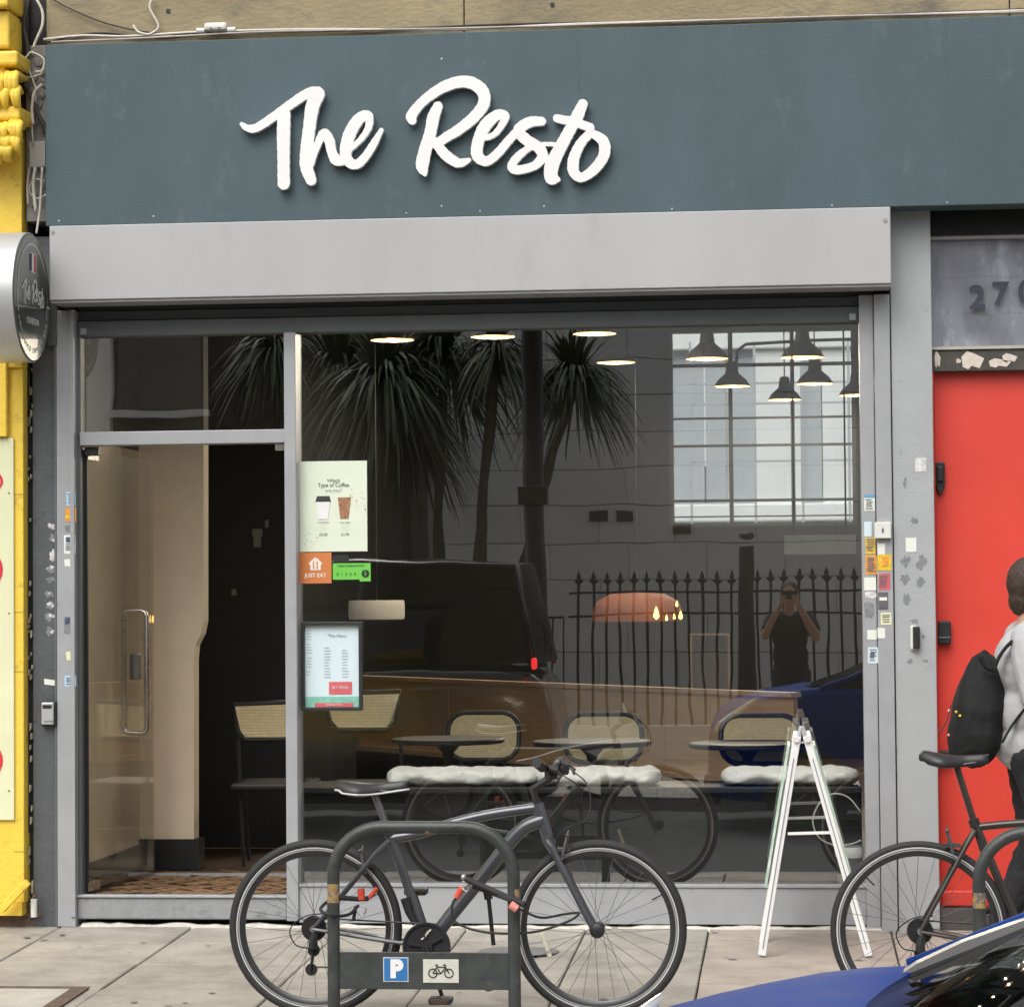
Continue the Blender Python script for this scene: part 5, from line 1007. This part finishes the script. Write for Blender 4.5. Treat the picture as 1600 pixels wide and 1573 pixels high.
q0, q1 = at(648, 1301, -2.52), at(688, 1301, -2.52); MB().tube([(q0.x, -2.503, q0.z+.012), ((q0.x+q1.x)/2, -2.503, q0.z+.010), (q1.x, -2.503, q0.z+.012)], [.008, .0185, .006], 10).build('rust_patch', m_rust, s1, smooth=True)
sr0 = at(1530, 1420, -2.5).x
s3 = stand(sr0, sr0+.75, Z(1610, 1300, -2.5), -2.5, 'black hoop cycle stand at the right edge with rust patch on its leg', False); chip(s3, sr0, Z(1530, 1418, -2.5), Z(1530, 1394, -2.5), -2.5, sd=3)
# locks
def curve(pts, Y, r, seg=8, m=7): return MB().tube([Vector(p) for p in spline([tuple(at(a[0], a[1], a[2] if len(a) > 2 else Y)) for a in pts], m)], r, seg)
lk = thing('cable_lock', 'black cable lock with red and pink ends around the right leg of the stand', 'bike lock', at(770, 1400, -2.45))
MB().tube([at(724, 1371, -2.42), at(820, 1413, -2.55)], .012, 10).tube([at(740, 1385, -2.40), at(800, 1407, -2.55)], .008, 8).build('shackle', m_rub, lk, smooth='auto')
curve([(716, 1399, -2.40), (707, 1412, -2.42), (712, 1440, -2.42), (760, 1456, -2.45), (830, 1456, -2.5), (885, 1440, -2.45), (905, 1426, -2.4), (880, 1428, -2.42), (845, 1433, -2.5), (812, 1420, -2.55)], -2.45, .0048).build('cable_loop', m_rub, lk, smooth=True)
MB().tube([at(713, 1402, -2.42), at(722, 1386, -2.42)], .012, 10).build('red_sleeve', m_lockr, lk, smooth='auto'); MB().tube([at(797, 1412, -2.57), at(808, 1420, -2.57)], .016, 10).build('pink_sleeve', m_lockp, lk, smooth='auto')
MB().sph(at(724, 1370, -2.43), .011).build('key_barrel', m_silv, lk, smooth=True); curve([(722, 1376), (732, 1380), (730, 1392), (722, 1388)], -2.43, .003).build('wire_ring', m_silv, lk, smooth=True)
lk = thing('cable_lock', 'black cable lock with red ends around the left leg of the stand', 'bike lock', at(560, 1400, -2.4))
curve([(560, 1414, -2.38), (545, 1428, -2.42), (520, 1430, -2.54), (501, 1421, -2.53), (512, 1408, -2.44), (530, 1402, -2.40)], -2.4, .0065).build('cable_loop', m_rub, lk, smooth=True)
MB().tube([at(530, 1402, -2.4), at(560, 1404, -2.38), at(575, 1403, -2.36)], .010, 8).tube([at(556, 1415, -2.38), at(552, 1438, -2.38)], .007, 8).build('shackle', m_rub, lk, smooth='auto')
MB().tube([at(564, 1388, -2.38), at(565, 1405, -2.38)], .0145, 10).tube([at(577, 1402, -2.36), at(589, 1387, -2.36)], .009, 10).build('red_sleeve', m_lockr, lk, smooth='auto'); curve([(562, 1412), (572, 1420), (566, 1430), (557, 1424)], -2.38, .003).build('wire_ring', m_silv, lk, smooth=True)

# ================================================================ PEOPLE
def person_walk():
    Y = -1.05; x0 = X(1610, 1200, Y); g = gz(Y); t = thing('person', 'person in pale grey T-shirt and black trousers carrying a black backpack, walking right', 'person', (x0, Y, g))
    q = lambda x_, y_, z_: Vector((x0+x_, Y+y_, g+z_))
    ht = Z(1595, 879, Y)-g; k = ht/1.72
    def z(v): return v*k
    b = MB()
    b.sph(q(.035, 0, z(1.615)), .090, .077, .112, 20, 14); b.sph(q(.07, 0, z(1.55)), .05, .05, .06); b.limb(q(.0, 0, z(1.43)), q(.025, 0, z(1.55)), .058, .052)
    b.sph(q(.13, 0, z(1.60)), .018, .014, .025); b.sph(q(.115, 0, z(1.56)), .015, .025, .01)
    for s_ in (-1, 1): b.sph(q(.03, s_*.08, z(1.61)), .018, .012, .03); b.sph(q(.115, s_*.03, z(1.63)), .012, .012, .009)
    b.sph(q(-.01, 0, z(1.25)), .105, .16, .2); b.sph(q(0, 0, z(1.0)), .10, .145, .15)
    for s_, fx_, bx_ in ((-1, .06, .18), (1, -.02, -.12)):
        hip = q(0, s_*.09, z(.92)); kn = q(.10 if s_ < 0 else .03, s_*.095, z(.50)); an = q(bx_, s_*.095, z(.09 if s_ < 0 else .16)); b.limb(hip, kn, .085, .055); b.limb(kn, an, .054, .036); b.limb(an, an+Vector((.13, 0, -.05 if s_ < 0 else -.10)), .038, .03)
        sh = q(-.01, s_*.17, z(1.40)); el = q(.03 if s_ < 0 else .02, s_*.23, z(1.12)); wr = q(.24 if s_ < 0 else .20, s_*.22, z(.98)); b.limb(sh, el, .052, .04); b.limb(el, wr, .038, .026); b.sph(wr+Vector((.045, 0, -.02)), .045, .02, .035)
        for f_ in range(4): b.limb(wr+Vector((.07, s_*.0, -.045+.018*f_)), wr+Vector((.115-.006*abs(f_-1.5), -s_*.01, -.065+.018*f_)), .009, .008, 8)
        b.limb(wr+Vector((.03, -s_*.015, .01)), wr+Vector((.075, -s_*.03, .02)), .010, .009, 8)
    bo = b.build('body', m_skin, t, remesh=.008, fix=False)
    hr = MB(); hr.sph(q(.012, 0, z(1.635)), .105, .088, .115, 20, 14); hr.sph(q(-.03, 0, z(1.56)), .055, .068, .07); hr.sph(q(.05, 0, z(1.69)), .07, .07, .045); hr.build('hair', m_hair, t, remesh=.005, fix=False, disp=(.006, .02))
    tee = MB(); tee.sph(q(-.015, 0, z(1.27)), .140, .19, .19); tee.sph(q(-.01, 0, z(1.08)), .148, .185, .17); tee.sph(q(-.005, 0, z(.95)), .155, .185, .13)
    tee.limb(q(.0, -.1, z(1.405)), q(.0, .1, z(1.405)), .068, .068)
    for s_ in (-1, 1): sh = q(-.01, s_*.16, z(1.38)); el = q(.02, s_*.235, z(1.16)); tee.limb(sh+Vector((0, 0, .015)), el, .088, .082)
    tee.build('t_shirt', m_tee, t, remesh=.008, fix=False, disp=(.028, .16))
    tr = MB(); tr.sph(q(0, 0, z(.93)), .118, .158, .12)
    for s_, bx_ in ((-1, .18), (1, -.12)):
        hip = q(0, s_*.09, z(.90)); kn = q(.10 if s_ < 0 else .03, s_*.095, z(.50)); an = q(bx_, s_*.095, z(.10 if s_ < 0 else .18)); tr.limb(hip, kn, .10, .078); tr.limb(kn, an, .078, .065)
    tr.build('trousers', m_trous, t, remesh=.009, fix=False, disp=(.03, .08))
    for s_, bx_, zz in ((-1, .18, .045), (1, -.12, .10)): MB().sph(q(bx_+.06, s_*.095, z(zz)), .15, .05, .045).build('shoe', m_black, t, smooth=True)
    # backpack
    bp = thing('backpack', 'black backpack worn on the back of the walking person', 'backpack', q(-.24, -.02, z(.82)))
    zz1, zz0 = Z(1520, 1018, Y), Z(1520, 1198, Y); xl, xr = X(1486, 1110, Y), X(1572, 1110, Y)
    m = MB(); zc0 = (zz0+zz1)/2; hh = (zz1-zz0)/2; xc_ = (xl+xr)/2; ww = (xr-xl)/2
    rows = []
    for i in range(15):
        v = -1+2*i/14; prof = (1-abs(v)**3.0)**.5*(1-.22*v) if v > 0 else (1-abs(v)**5)**.5; sh_ = .030*v; row = []
        for kk in range(25):
            a = 2*math.pi*kk/24; ca, sa = math.cos(a), math.sin(a); ce = abs(ca)**.7*(1 if ca > 0 else -1); se = abs(sa)**.7*(1 if sa > 0 else -1)
            row.append((xc_+sh_+ww*max(prof, .05)*ce*(1.0-.10*max(0, v)), Y+.0+.165*max(prof, .05)*se, zc0+hh*v+.012*math.sin(a*5+v*4)))
        rows.append(row)
    m.grid(rows); m.add(rows[0][:-1], [tuple(range(24))]); m.add(rows[-1][:-1], [tuple(range(24))]); m.build('bag_body', m_bag, bp, remesh=.007, fix=False, disp=(.022, .16))
    MB().sph((xl+.035, Y-.01, zz0+.13), .055, .12, .11).build('front_pocket', m_bag, bp, smooth=True)
    sY = Y-.17
    c2 = lambda pts, r, f: MB().tube([Vector(p) for p in spline([tuple(at(a, b_, sY)) for a, b_ in pts], 6)], r, 8, flat=f)
    c2([(1552, 1050), (1562, 1025), (1580, 1003), (1605, 990), (1640, 1000), (1650, 1040)], .022, .35).build('shoulder_strap', m_bag, bp, smooth=True)
    c2([(1566, 1160), (1580, 1135), (1600, 1108), (1625, 1080), (1650, 1040)], .013, .4).build('shoulder_strap', m_bag, bp, smooth=True)
    c2([(1531, 1025), (1540, 1040), (1550, 1046)], .014, .8).build('grab_handle', m_bag, bp, smooth=True)
    for (a, b_, mt) in ((1494, 1112, m_yst), (1500, 1118, m_yst), (1483, 1110, m_plas), (1482, 1148, m_lockp)): MB().sph(at(a, b_, sY+.03), .006, .005, .006).build('zip_pull', mt, bp, smooth=True)
    c2([(1486, 1100), (1480, 1125), (1466, 1148)], .0025, 1).build('cord', m_black, bp)
person_walk()

def photographer():
    Y = -13.22; g = -.10; x0 = mir(1236, 1000, Y).x; t = thing('person', 'photographer in dark T-shirt raising a phone, reflected in the window', 'person', (x0, Y, g))
    q = lambda x_, y_, z_: Vector((x0+x_, Y+y_, g+z_))
    b = MB(); b.sph(q(0, .03, 1.67), .078, .092, .115, 18, 12); b.sph(q(0, .06, 1.60), .05, .05, .055); b.limb(q(0, 0, 1.46), q(0, .02, 1.58), .056, .05); b.sph(q(0, .125, 1.655), .014, .018, .025)
    for s_ in (-1, 1): b.sph(q(s_*.08, .02, 1.66), .012, .018, .03)
    b.sph(q(0, 0, 1.28), .155, .10, .2); b.sph(q(0, 0, 1.03), .14, .10, .15)
    for s_ in (-1, 1):
        b.limb(q(s_*.09, 0, .95), q(s_*.10, .01, .5), .088, .056); b.limb(q(s_*.10, .01, .5), q(s_*.11, -.02, .09), .055, .036); b.limb(q(s_*.11, -.02, .06), q(s_*.12, .14, .035), .038, .03)
        sh = q(s_*.18, 0, 1.42); el = q(s_*.235, .14, 1.27); wr = q(s_*.085, .27, 1.555); b.limb(sh, el, .05, .042); b.limb(el, wr, .042, .027); b.sph(wr+Vector((-s_*.012, .015, .045)), .026, .018, .045)
        for f_ in range(4): b.limb(wr+Vector((-s_*.01, .03, .05+.019*f_)), wr+Vector((-s_*.055, .035, .055+.019*f_)), .0085, .0075, 8)
        b.limb(wr+Vector((-s_*.01, -.005, .06)), wr+Vector((-s_*.045, -.005, .10)), .010, .008, 8)
    b.build('body', m_skin, t, remesh=.009, fix=False)
    MB().sph(q(0, .01, 1.70), .085, .098, .1, 18, 12).build('hair', m_hair, t, remesh=.01, fix=False)
    tee = MB(); tee.sph(q(0, 0, 1.28), .175, .12, .19); tee.sph(q(0, 0, 1.10), .168, .122, .17); tee.sph(q(0, 0, .97), .172, .128, .13); tee.limb(q(-.12, 0, 1.42), q(.12, 0, 1.42), .065, .065)
    for s_ in (-1, 1): tee.limb(q(s_*.17, 0, 1.41), q(s_*.21, .08, 1.33), .068, .062)
    tee.build('t_shirt', m_trous, t, remesh=.01, fix=False)
    tr = MB(); tr.sph(q(0, 0, .96), .155, .115, .13)
    for s_ in (-1, 1): tr.limb(q(s_*.09, 0, .92), q(s_*.10, .01, .5), .098, .075); tr.limb(q(s_*.10, .01, .5), q(s_*.11, -.02, .09), .072, .06)
    tr.build('jeans', m_jean, t, remesh=.01, fix=False)
    for s_ in (-1, 1): MB().sph(q(s_*.12, .05, .04), .048, .14, .045).build('shoe', m_black, t, smooth=True)
    ph = thing('mobile_phone', 'dark mobile phone held up by the reflected photographer', 'phone', (0, -12.93, 1.52)); box('phone_body', m_black, -.075, .075, -12.945, -12.935, 1.53, 1.61, ph, bevel=.003); box('camera_bump', m_carpl, -.02, .02, -12.934, -12.928, 1.55, 1.59, ph)
photographer()

# ================================================================ CARS ON THE FAR SIDE
def wheelset(t, cx, cy, r=.31):
    w_ = MB().lathe([(0, -.07), (r*.6, -.08), (r*.66, -.1), (r*.9, -.1), (r, -.07), (r, .07), (r*.9, .1), (r*.66, .1), (r*.6, .08), (0, .07)], (cx, cy, -.21+r), (0, 1, 0), 36).build('tyre', m_rub, t, smooth='auto')
    for s_ in (-1, 1): MB().lathe([(0, 0), (r*.62, 0), (r*.64, -.01)], (cx, cy+s_*.105, -.21+r), (0, s_, 0), 30).build('rim', M('alloy_dark', (.10, .10, .11), .4, metal=.5), w_, smooth='auto')
    mb = MB()
    for k in range(5):
        for s_ in (-1, 1): a = 2*math.pi*k/5; mb.bar((cx+.04*math.cos(a), cy+s_*.112, -.21+r+.04*math.sin(a)), (cx+r*.6*math.cos(a), cy+s_*.108, -.21+r+r*.6*math.sin(a)), .01, .05)
    mb.build('rim_spoke', M('alloy_mid', (.3, .3, .31), .4, metal=.5), w_)
    return w_
def car(label, x_nose, yc, hw, stations, mbody, cowl, roof, belt, name='parked_car', bl=.0):
    """stations: (x, z_shoulder, z_centre, width factor, z_bottom); nose towards -x"""
    t = thing(name, label, 'car', (x_nose+1.5, yc, -.21)); rows = []
    for (x_, zs, zc, wf, zb_) in stations:
        w = hw*wf; half = [(w*.90, zb_), (w*.985, zb_+.08), (w*1.0, zb_+(zs-zb_)*.45), (w*.995, zb_+(zs-zb_)*.75), (w*.955, zs-.035), (w*.90, zs), (w*.80, zs+(zc-zs)*.45), (w*.55, zs+(zc-zs)*.8), (w*.25, zc-.004), (0, zc)]
        rows.append([(x_+x_nose+.10*(1-wf)*0, yc-a, z_) for a, z_ in half]+[(x_+x_nose, yc+a, z_) for a, z_ in half[-2::-1]])
    mb = MB().grid(rows); n = len(rows[0])
    for rr in (rows[0], rows[-1]): mb.add(rr, [tuple(range(n))])
    mb.build('car_body', mbody, t, smooth='auto', subd=1)
    (cb, ct, rf, rr_, rb) = cowl          # x of screen base, screen top, roof front.., roof rear, rear base (from nose)
    zb_, ztp = belt, roof; bw, tw = hw*.90, hw*.68
    def line(xb, z_, w_, bow, n=12): return [Vector((x_nose+xb+bow*(v/1.0)**2, yc+v*w_, z_+.03*(1-v*v)*(1 if z_ > 1.2 else 0))) for v in [-1+2*i/n for i in range(n+1)]]
    lb, lt = line(cb, zb_, bw, .12), line(ct, ztp, tw, .10)
    MB().grid([[a.lerp(b, u)+Vector((-.01*math.sin(u*math.pi), 0, .012*math.sin(u*math.pi))) for a, b in zip(lb, lt)] for u in (0, .2, .4, .6, .8, 1)]).build('windscreen', g_car, t, smooth=True, solid=.004)
    lr, lrb = line(rr_, ztp-.03, tw, -.08), line(rb, zb_+.04, bw*.97, -.12)
    MB().grid([lt, [a.lerp(b, .5)+Vector((0, 0, .04)) for a, b in zip(lt, lr)], lr]).build('roof', mbody, t, smooth=True, solid=.02)
    MB().grid([[a.lerp(b, u) for a, b in zip(lr, lrb)] for u in (0, .5, 1)]).build('rear_screen', g_car, t, smooth=True, solid=.004)
    for i, s_ in ((0, -1), (12, 1)):
        A, B, Cc, D = lb[i], lt[i], lr[i], lrb[i]
        fr = [A.lerp(B, u)+Vector((-.01*math.sin(u*math.pi), 0, .012*math.sin(u*math.pi))) for u in (0, .2, .4, .6, .8, 1)]
        MB().tube(fr, [.030, .032, .034, .034, .034, .034], 10, flat=.8).build('pillar', mbody, t, smooth=True)
        MB().tube([p_+Vector((.045, -s_*.02, -.004)) for p_ in fr], [.016]*6, 8).build('screen_seal', m_carpl, t, smooth=True)
        MB().tube([B, B.lerp(Cc, .5)+Vector((0, 0, .02)), Cc, D], [.03, .03, .035, .05], 8, flat=.7).build('pillar', mbody, t, smooth=True)
        mid = 0.52; mb_ = Vector((A.x+(D.x-A.x)*mid, A.y, A.z+.01)); mt_ = Vector((B.x+(Cc.x-B.x)*(mid-.05), B.y, B.z))
        for (a, b, c_, d) in ((A, mb_, mt_, B), (mb_, D, Cc, mt_)): g_ = MB(); g_.add([a, b, c_, d], [(0, 1, 2, 3)]); g_.build('side_window', g_car, t, solid=.004)
        MB().tube([mb_, mt_], .028, 8).build('pillar', m_carpl, t, smooth=True)
    return t, lb, lt
XN = -.66; YCR = -8.38; HW = .86
zz = lambda px, py: Z(px, py, -7.62)
# stations relative to nose
stn = [(0, .42, .50, .72, .10), (.05, .60, .66, .84, .05), (.18, .71, .76, .93, .02), (.42, .792, .815, .98, .0), (.62, .842, .845, 1.0, .0), (.80, .874, .860, 1.0, -.02), (.95, .872, .845, 1.0, -.02), (1.3, .872, .86, 1.0, -.03), (2.6, .90, .90, 1.0, -.03), (3.4, .98, .98, .98, .0), (3.7, .95, .95, .93, .05), (3.78, .6, .62, .88, .1)]
car1, lb, lt = car('blue parked car, only bonnet and windscreen in the bottom right corner', XN, YCR, HW, stn, m_carb, (.76, 2.25, 2.3, 3.2, 3.66), 1.42, .855)
MB().prism([(at(a_, b_, -7.66).x, at(a_, b_, -7.66).z) for a_, b_ in ((1392, 1526), (1470, 1508), (1640, 1437), (1640, 1418), (1500, 1468), (1432, 1500))], -7.70, -7.66).build('quarter_trim', M('trim_grey', (.20, .20, .20), .3, nz=.1), car1)
# cowl, wipers, headlights, door line, mirrors
lbc = lb[1:-1]; cw = MB(); cw.grid([[p_+Vector((-.10, 0, -.045)) for p_ in lbc], [p_+Vector((-.05, 0, -.02)) for p_ in lbc], [p_+Vector((.01, 0, -.008)) for p_ in lbc]]).build('cowl', m_carpl, car1, smooth=True, solid=.02)
for k_, (i0, dx_) in enumerate(((9, -.03), (4, -.03))):
    p_ = lb[i0]+Vector((-.02, 0, -.025)); e_ = lb[i0-3]+Vector((.05, 0, .03)); MB().tube([p_, p_.lerp(e_, .4)+Vector((0, 0, .008)), e_], [.009, .006, .005], 8).build('wiper', m_black, car1, smooth=True); MB().sph(p_, .022, .022, .014).build('wiper_pivot', m_black, car1, smooth=True)
for s_ in (-1, 1):
    rows = [[(XN+.05+.32*u+.03*v, YCR+s_*HW*(.80+.13*u**.5+.015), .50+.24*u+.10*v*(1-.35*u)) for v in (0, .5, 1)] for u in (0, .25, .5, .75, 1)]
    MB().grid(rows).build('headlight', m_lens, car1, smooth=True, solid=.03)
    mp = MB(); mp.sph((XN+1.42, YCR+s_*(HW+.11), .93), .07, .10, .07); mp.tube([(XN+1.44, YCR+s_*(HW-.04), .87), (XN+1.42, YCR+s_*(HW+.08), .91)], .025, 8); mp.build('wing_mirror', m_carb, car1, smooth=True)
    MB().box(XN+1.75, XN+1.9, YCR+s_*(HW+.006)-.012, YCR+s_*(HW+.006)+.012, .72, .75).build('door_handle', m_silv, car1, bevel=.008)
    box('wheel_arch', m_carpl, XN+.45, XN+1.15, YCR+s_*(HW-.03)-.035, YCR+s_*(HW-.03)+.035, -.05, .12, car1)
    for cx_ in (XN+.80, XN+3.15): wheelset(car1, cx_, YCR+s_*(HW-.09), .31)
box('front_bumper', m_carpl, XN-.02, XN+.12, YCR-.62, YCR+.62, -.02, .22, car1, bevel=.03)
box('dashboard', m_carpl, XN+1.0, XN+1.5, YCR-.7, YCR+.7, .80, .93, car1, bevel=.05)
for s_ in (-1, 1): box('seat', m_carpl, XN+1.9, XN+2.1, YCR+s_*.38-.25, YCR+s_*.38+.25, .5, 1.22, car1, bevel=.06)
# black taxi, tail at right
TX = mir(866, 1000, -7.5).x
st2 = [(0, .62, .66, .85, .05), (.1, .78, .82, .93, .0), (.9, .95, 1.02, .98, 0), (1.3, 1.0, 1.06, 1, 0), (3.4, 1.03, 1.05, 1, 0), (4.3, 1.03, 1.05, 1, 0), (4.52, .95, .98, .95, .05), (4.58, .5, .5, .9, .1)]
taxi, lb2, lt2 = car('black taxi parked beyond the blue car, reflected at the left of the window', TX-4.58, -8.35, .88, st2, m_cabb, (1.35, 1.95, 2.0, 4.34, 4.52), 1.84, 1.03)
for s_ in (-1, 1):
    MB().box(TX-.185, TX-.14, -8.35+s_*.86-.03, -8.35+s_*.86+.03, 1.02, 1.11).build('tail_light', m_tail if s_ > 0 else m_redp, taxi, bevel=.015); MB().box(TX-4.5, TX-4.35, -8.35+s_*.72-.1, -8.35+s_*.72+.1, .55, .72).build('headlight', m_lens, taxi, bevel=.03)
    for cx_ in (TX-3.75, TX-.85): wheelset(taxi, cx_, -8.35+s_*.80, .32)
box('seat', m_carpl, TX-1.2, TX-1.0, -8.95, -7.75, .5, 1.3, taxi, bevel=.06)

# ================================================================ OPPOSITE SIDE: railings, lamp, palms, buildings (seen in the glass)
YRA = -14.9
rl = thing('iron_railing', 'black iron railing with spear finials reflected in the window', 'railing', (0, YRA, -.1))
x0_, x1_ = mir(1500, 950, YRA).x, mir(905, 950, YRA).x; x0_, x1_ = min(x0_, x1_), max(x0_, x1_)
zf_ = mir(1000, 890, YRA).z; zr1_ = mir(1000, 926, YRA).z; zr2_ = mir(1000, 962, YRA).z; pick = None; n = int((x1_-x0_)/.142)
for k in range(n+1):
    x_ = x0_+k*.142
    if pick is None:
        pick = MB().tube([(x_, YRA, .25), (x_, YRA, zf_-.09)], .014, 8).build('railing_bar', m_post, rl, smooth='auto'); fin = MB().lathe([(.012, 0), (.02, .01), (.045, .035), (.045, .05), (.018, .065), (.024, .085), (.016, .11), (0, .16)], (x_, YRA, zf_-.15), seg=8).build('finial', m_post, pick, smooth=True)
    else:
        c_ = pick.copy(); C.objects.link(c_); c_.location = (k*.142, 0, 0); d_ = fin.copy(); C.objects.link(d_); d_.parent = c_
for z_ in (zr1_, zr2_): box('rail', m_post, x0_-.1, x1_+.1, YRA-.02, YRA+.02, z_-.012, z_+.012, rl)
rl2 = thing('low_railing', 'lower plain black railing beside the spear railing in the reflection', 'railing', (-4, YRA, -.1)); xx = x0_-.16
zz_ = mir(880, 963, YRA).z; box('rail', m_post, -7.0, xx, YRA-.02, YRA+.02, zz_-.012, zz_+.012, rl2); pick = None
for k in range(34):
    if pick is None: pick = MB().tube([(xx, YRA, .25), (xx, YRA, zz_-.012)], .011, 6).build('railing_bar', m_post, rl2)
    else: c_ = pick.copy(); C.objects.link(c_); c_.location = (-k*.135, 0, 0)
pw = tag(box('plinth_wall', m_ashl, -7.2, 3.2, YRA-.15, YRA+.15, -.1, .25), 'low stone plinth under the railings across the street', 'wall')
def lamp(px, Y, w, name, label, cat, top, box_py=None):
    q = mir(px, 900, Y); t = thing(name, label, cat, (q.x, Y, -.1)); MB().lathe([(w*.8, 0), (w*.8, .5), (w*.55, .6), (w*.5, top)], (q.x, Y, -.1), seg=16).build('column', m_post, t, smooth='auto')
    if box_py: z_ = mir(px, box_py, Y).z; box('bracket_box', m_post, q.x-.13, q.x+.13, Y+.0, Y+.14, z_-.08, z_+.08, t, bevel=.01)
    MB().sph((q.x, Y, top), w*.52, w*.52, w*.25).build('cap', m_post, t, smooth=True)
lamp(836, -9.95, .17, 'street_lamp', 'black lamp column rising past the top of the window reflection', 'lamp post', 6.5, 775); lamp(1165, -14.6, .17, 'gate_post', 'short black iron post standing among the railings', 'post', mir(1165, 835, -14.6).z)
# pale ashlar building
YBd = -19.5
bd = thing('ashlar_building', 'pale grey stone building reflected behind the railings', 'building', (0, YBd, 0)); bx0, bx1 = mir(690, 700, YBd).x, 6.0; zc0 = mir(950, 905, YBd).z; ch = .445
box('core_wall', m_ashl, bx0, bx1, YBd-.6, YBd-.05, -.1, 8.2, bd)
i_ = 0; z_ = zc0-5*ch
while z_ < 8.0:
    xx = bx0+(.35 if i_ % 2 else 0); xs_ = [bx0]
    while xx < bx1-.4: xx += .95; xs_.append(min(xx, bx1))
    for a, b in zip(xs_[:-1], xs_[1:]):
        if b-a > .05: MB().box(a+.002, b-.002, YBd-.049, YBd, max(z_, -.1)+.004, z_+ch-.004).build('stone_block', m_ashl, bd, bevel=.010)
    z_ += ch; i_ += 1
for (px_, py_) in ((935, 806), (975, 806), (1068, 826)): q = mir(px_, py_, YBd+.02); box('vent', m_black, q.x-.1, q.x+.1, YBd+.001, YBd+.03, q.z-.06, q.z+.06, bd)
b2_ = thing('brick_building', 'dark brown brick building behind the palms, reflected', 'building', (-8, -21, 0)); box('wall', m_brick, -14, bx0-.4, -22, -21, -.1, 7.4, b2_)
for px_, py_, pw_ in ((248, 575, 65), ):
    a, b = mir(px_-pw_, 510, -20.9), mir(px_+pw_, 640, -20.9); xl_, xr2 = sorted((a.x, b.x)); zl_, zh_ = b.z, a.z+.6
    f_ = box('window', M('dim_window', (.12, .11, .10), .3), xl_, xr2, -20.99, -20.94, zl_, zh_, b2_); box('window_sill', m_ashl, xl_-.1, xr2+.1, -20.94, -20.8, zl_-.08, zl_, f_)
xq = mir(175, 600, -20.9).x; box('quoin_pier', m_ashl, xq-.75, xq, -21, -20.85, -.1, 7.4, b2_)
# cordyline palms
def palm(px, py, Y, r, n, sd, label, base_px=None, droop=1.0):
    rg = random.Random(sd); c = mir(px, py, Y); bpx = base_px or px; b = mir(bpx, 1100, Y); t = thing('palm_tree', label, 'palm', (b.x, Y, -.1), 'cordyline palms across the street'); mid = Vector(((c.x*.5+b.x*.5)+.1*rg.uniform(-1, 1), Y, c.z*.5))
    MB().tube([Vector(p) for p in spline([(b.x, Y, -.1), tuple(mid), (c.x, Y, c.z-.05)], 6)], [.10]*3+[.075]*4+[.055]*6, 8).build('trunk', m_bark, t, smooth=True); mb = MB()
    for k in range(n):
        a = rg.uniform(0, 2*math.pi); el = rg.uniform(-.5, 1.3); L = r*rg.uniform(.75, 1.15); d = Vector((math.cos(a)*math.cos(el), math.sin(a)*math.cos(el), math.sin(el))); w_ = rg.uniform(.016, .034); side = d.cross(Vector((0, 0, 1))).normalized()*w_; pts = []
        for j in range(6): u = j/5; pts.append(c+d*L*u+Vector((0, 0, -droop*L*.75*u**2.2*(1 if el < .9 else .4))))
        rows = [[p_-side*(1-u_)**.5, p_+side*(1-u_)**.5] for p_, u_ in zip(pts, (0, .2, .4, .6, .8, .98))]; mb.grid(rows)
    mb.build('leaf_crown', m_leaf, t, fix=False)['kind'] = 'stuff'
for a in [(605, 600, -16.6, 1.15, 560, 1, 'largest palm, left of centre in the reflection'), (530, 590, -17.4, 1.1, 420, 2, 'palm half behind the largest one, nearer the mullion'), (690, 560, -17.2, 1.0, 400, 3, 'palm with high crown right of the largest one'), (775, 545, -16.4, .7, 220, 4, 'thin trunked palm left of the lamp column', 740), (895, 590, -16.8, .78, 420, 5, 'palm right of the lamp column', 742), (425, 545, -17, .8, 300, 6, 'palm reflected in the glass over the doorway'), (640, 690, -17.8, .8, 260, 7, 'low palm beneath the largest crown')]:
    palm(*a[:7], base_px=a[7] if len(a) > 7 else None)
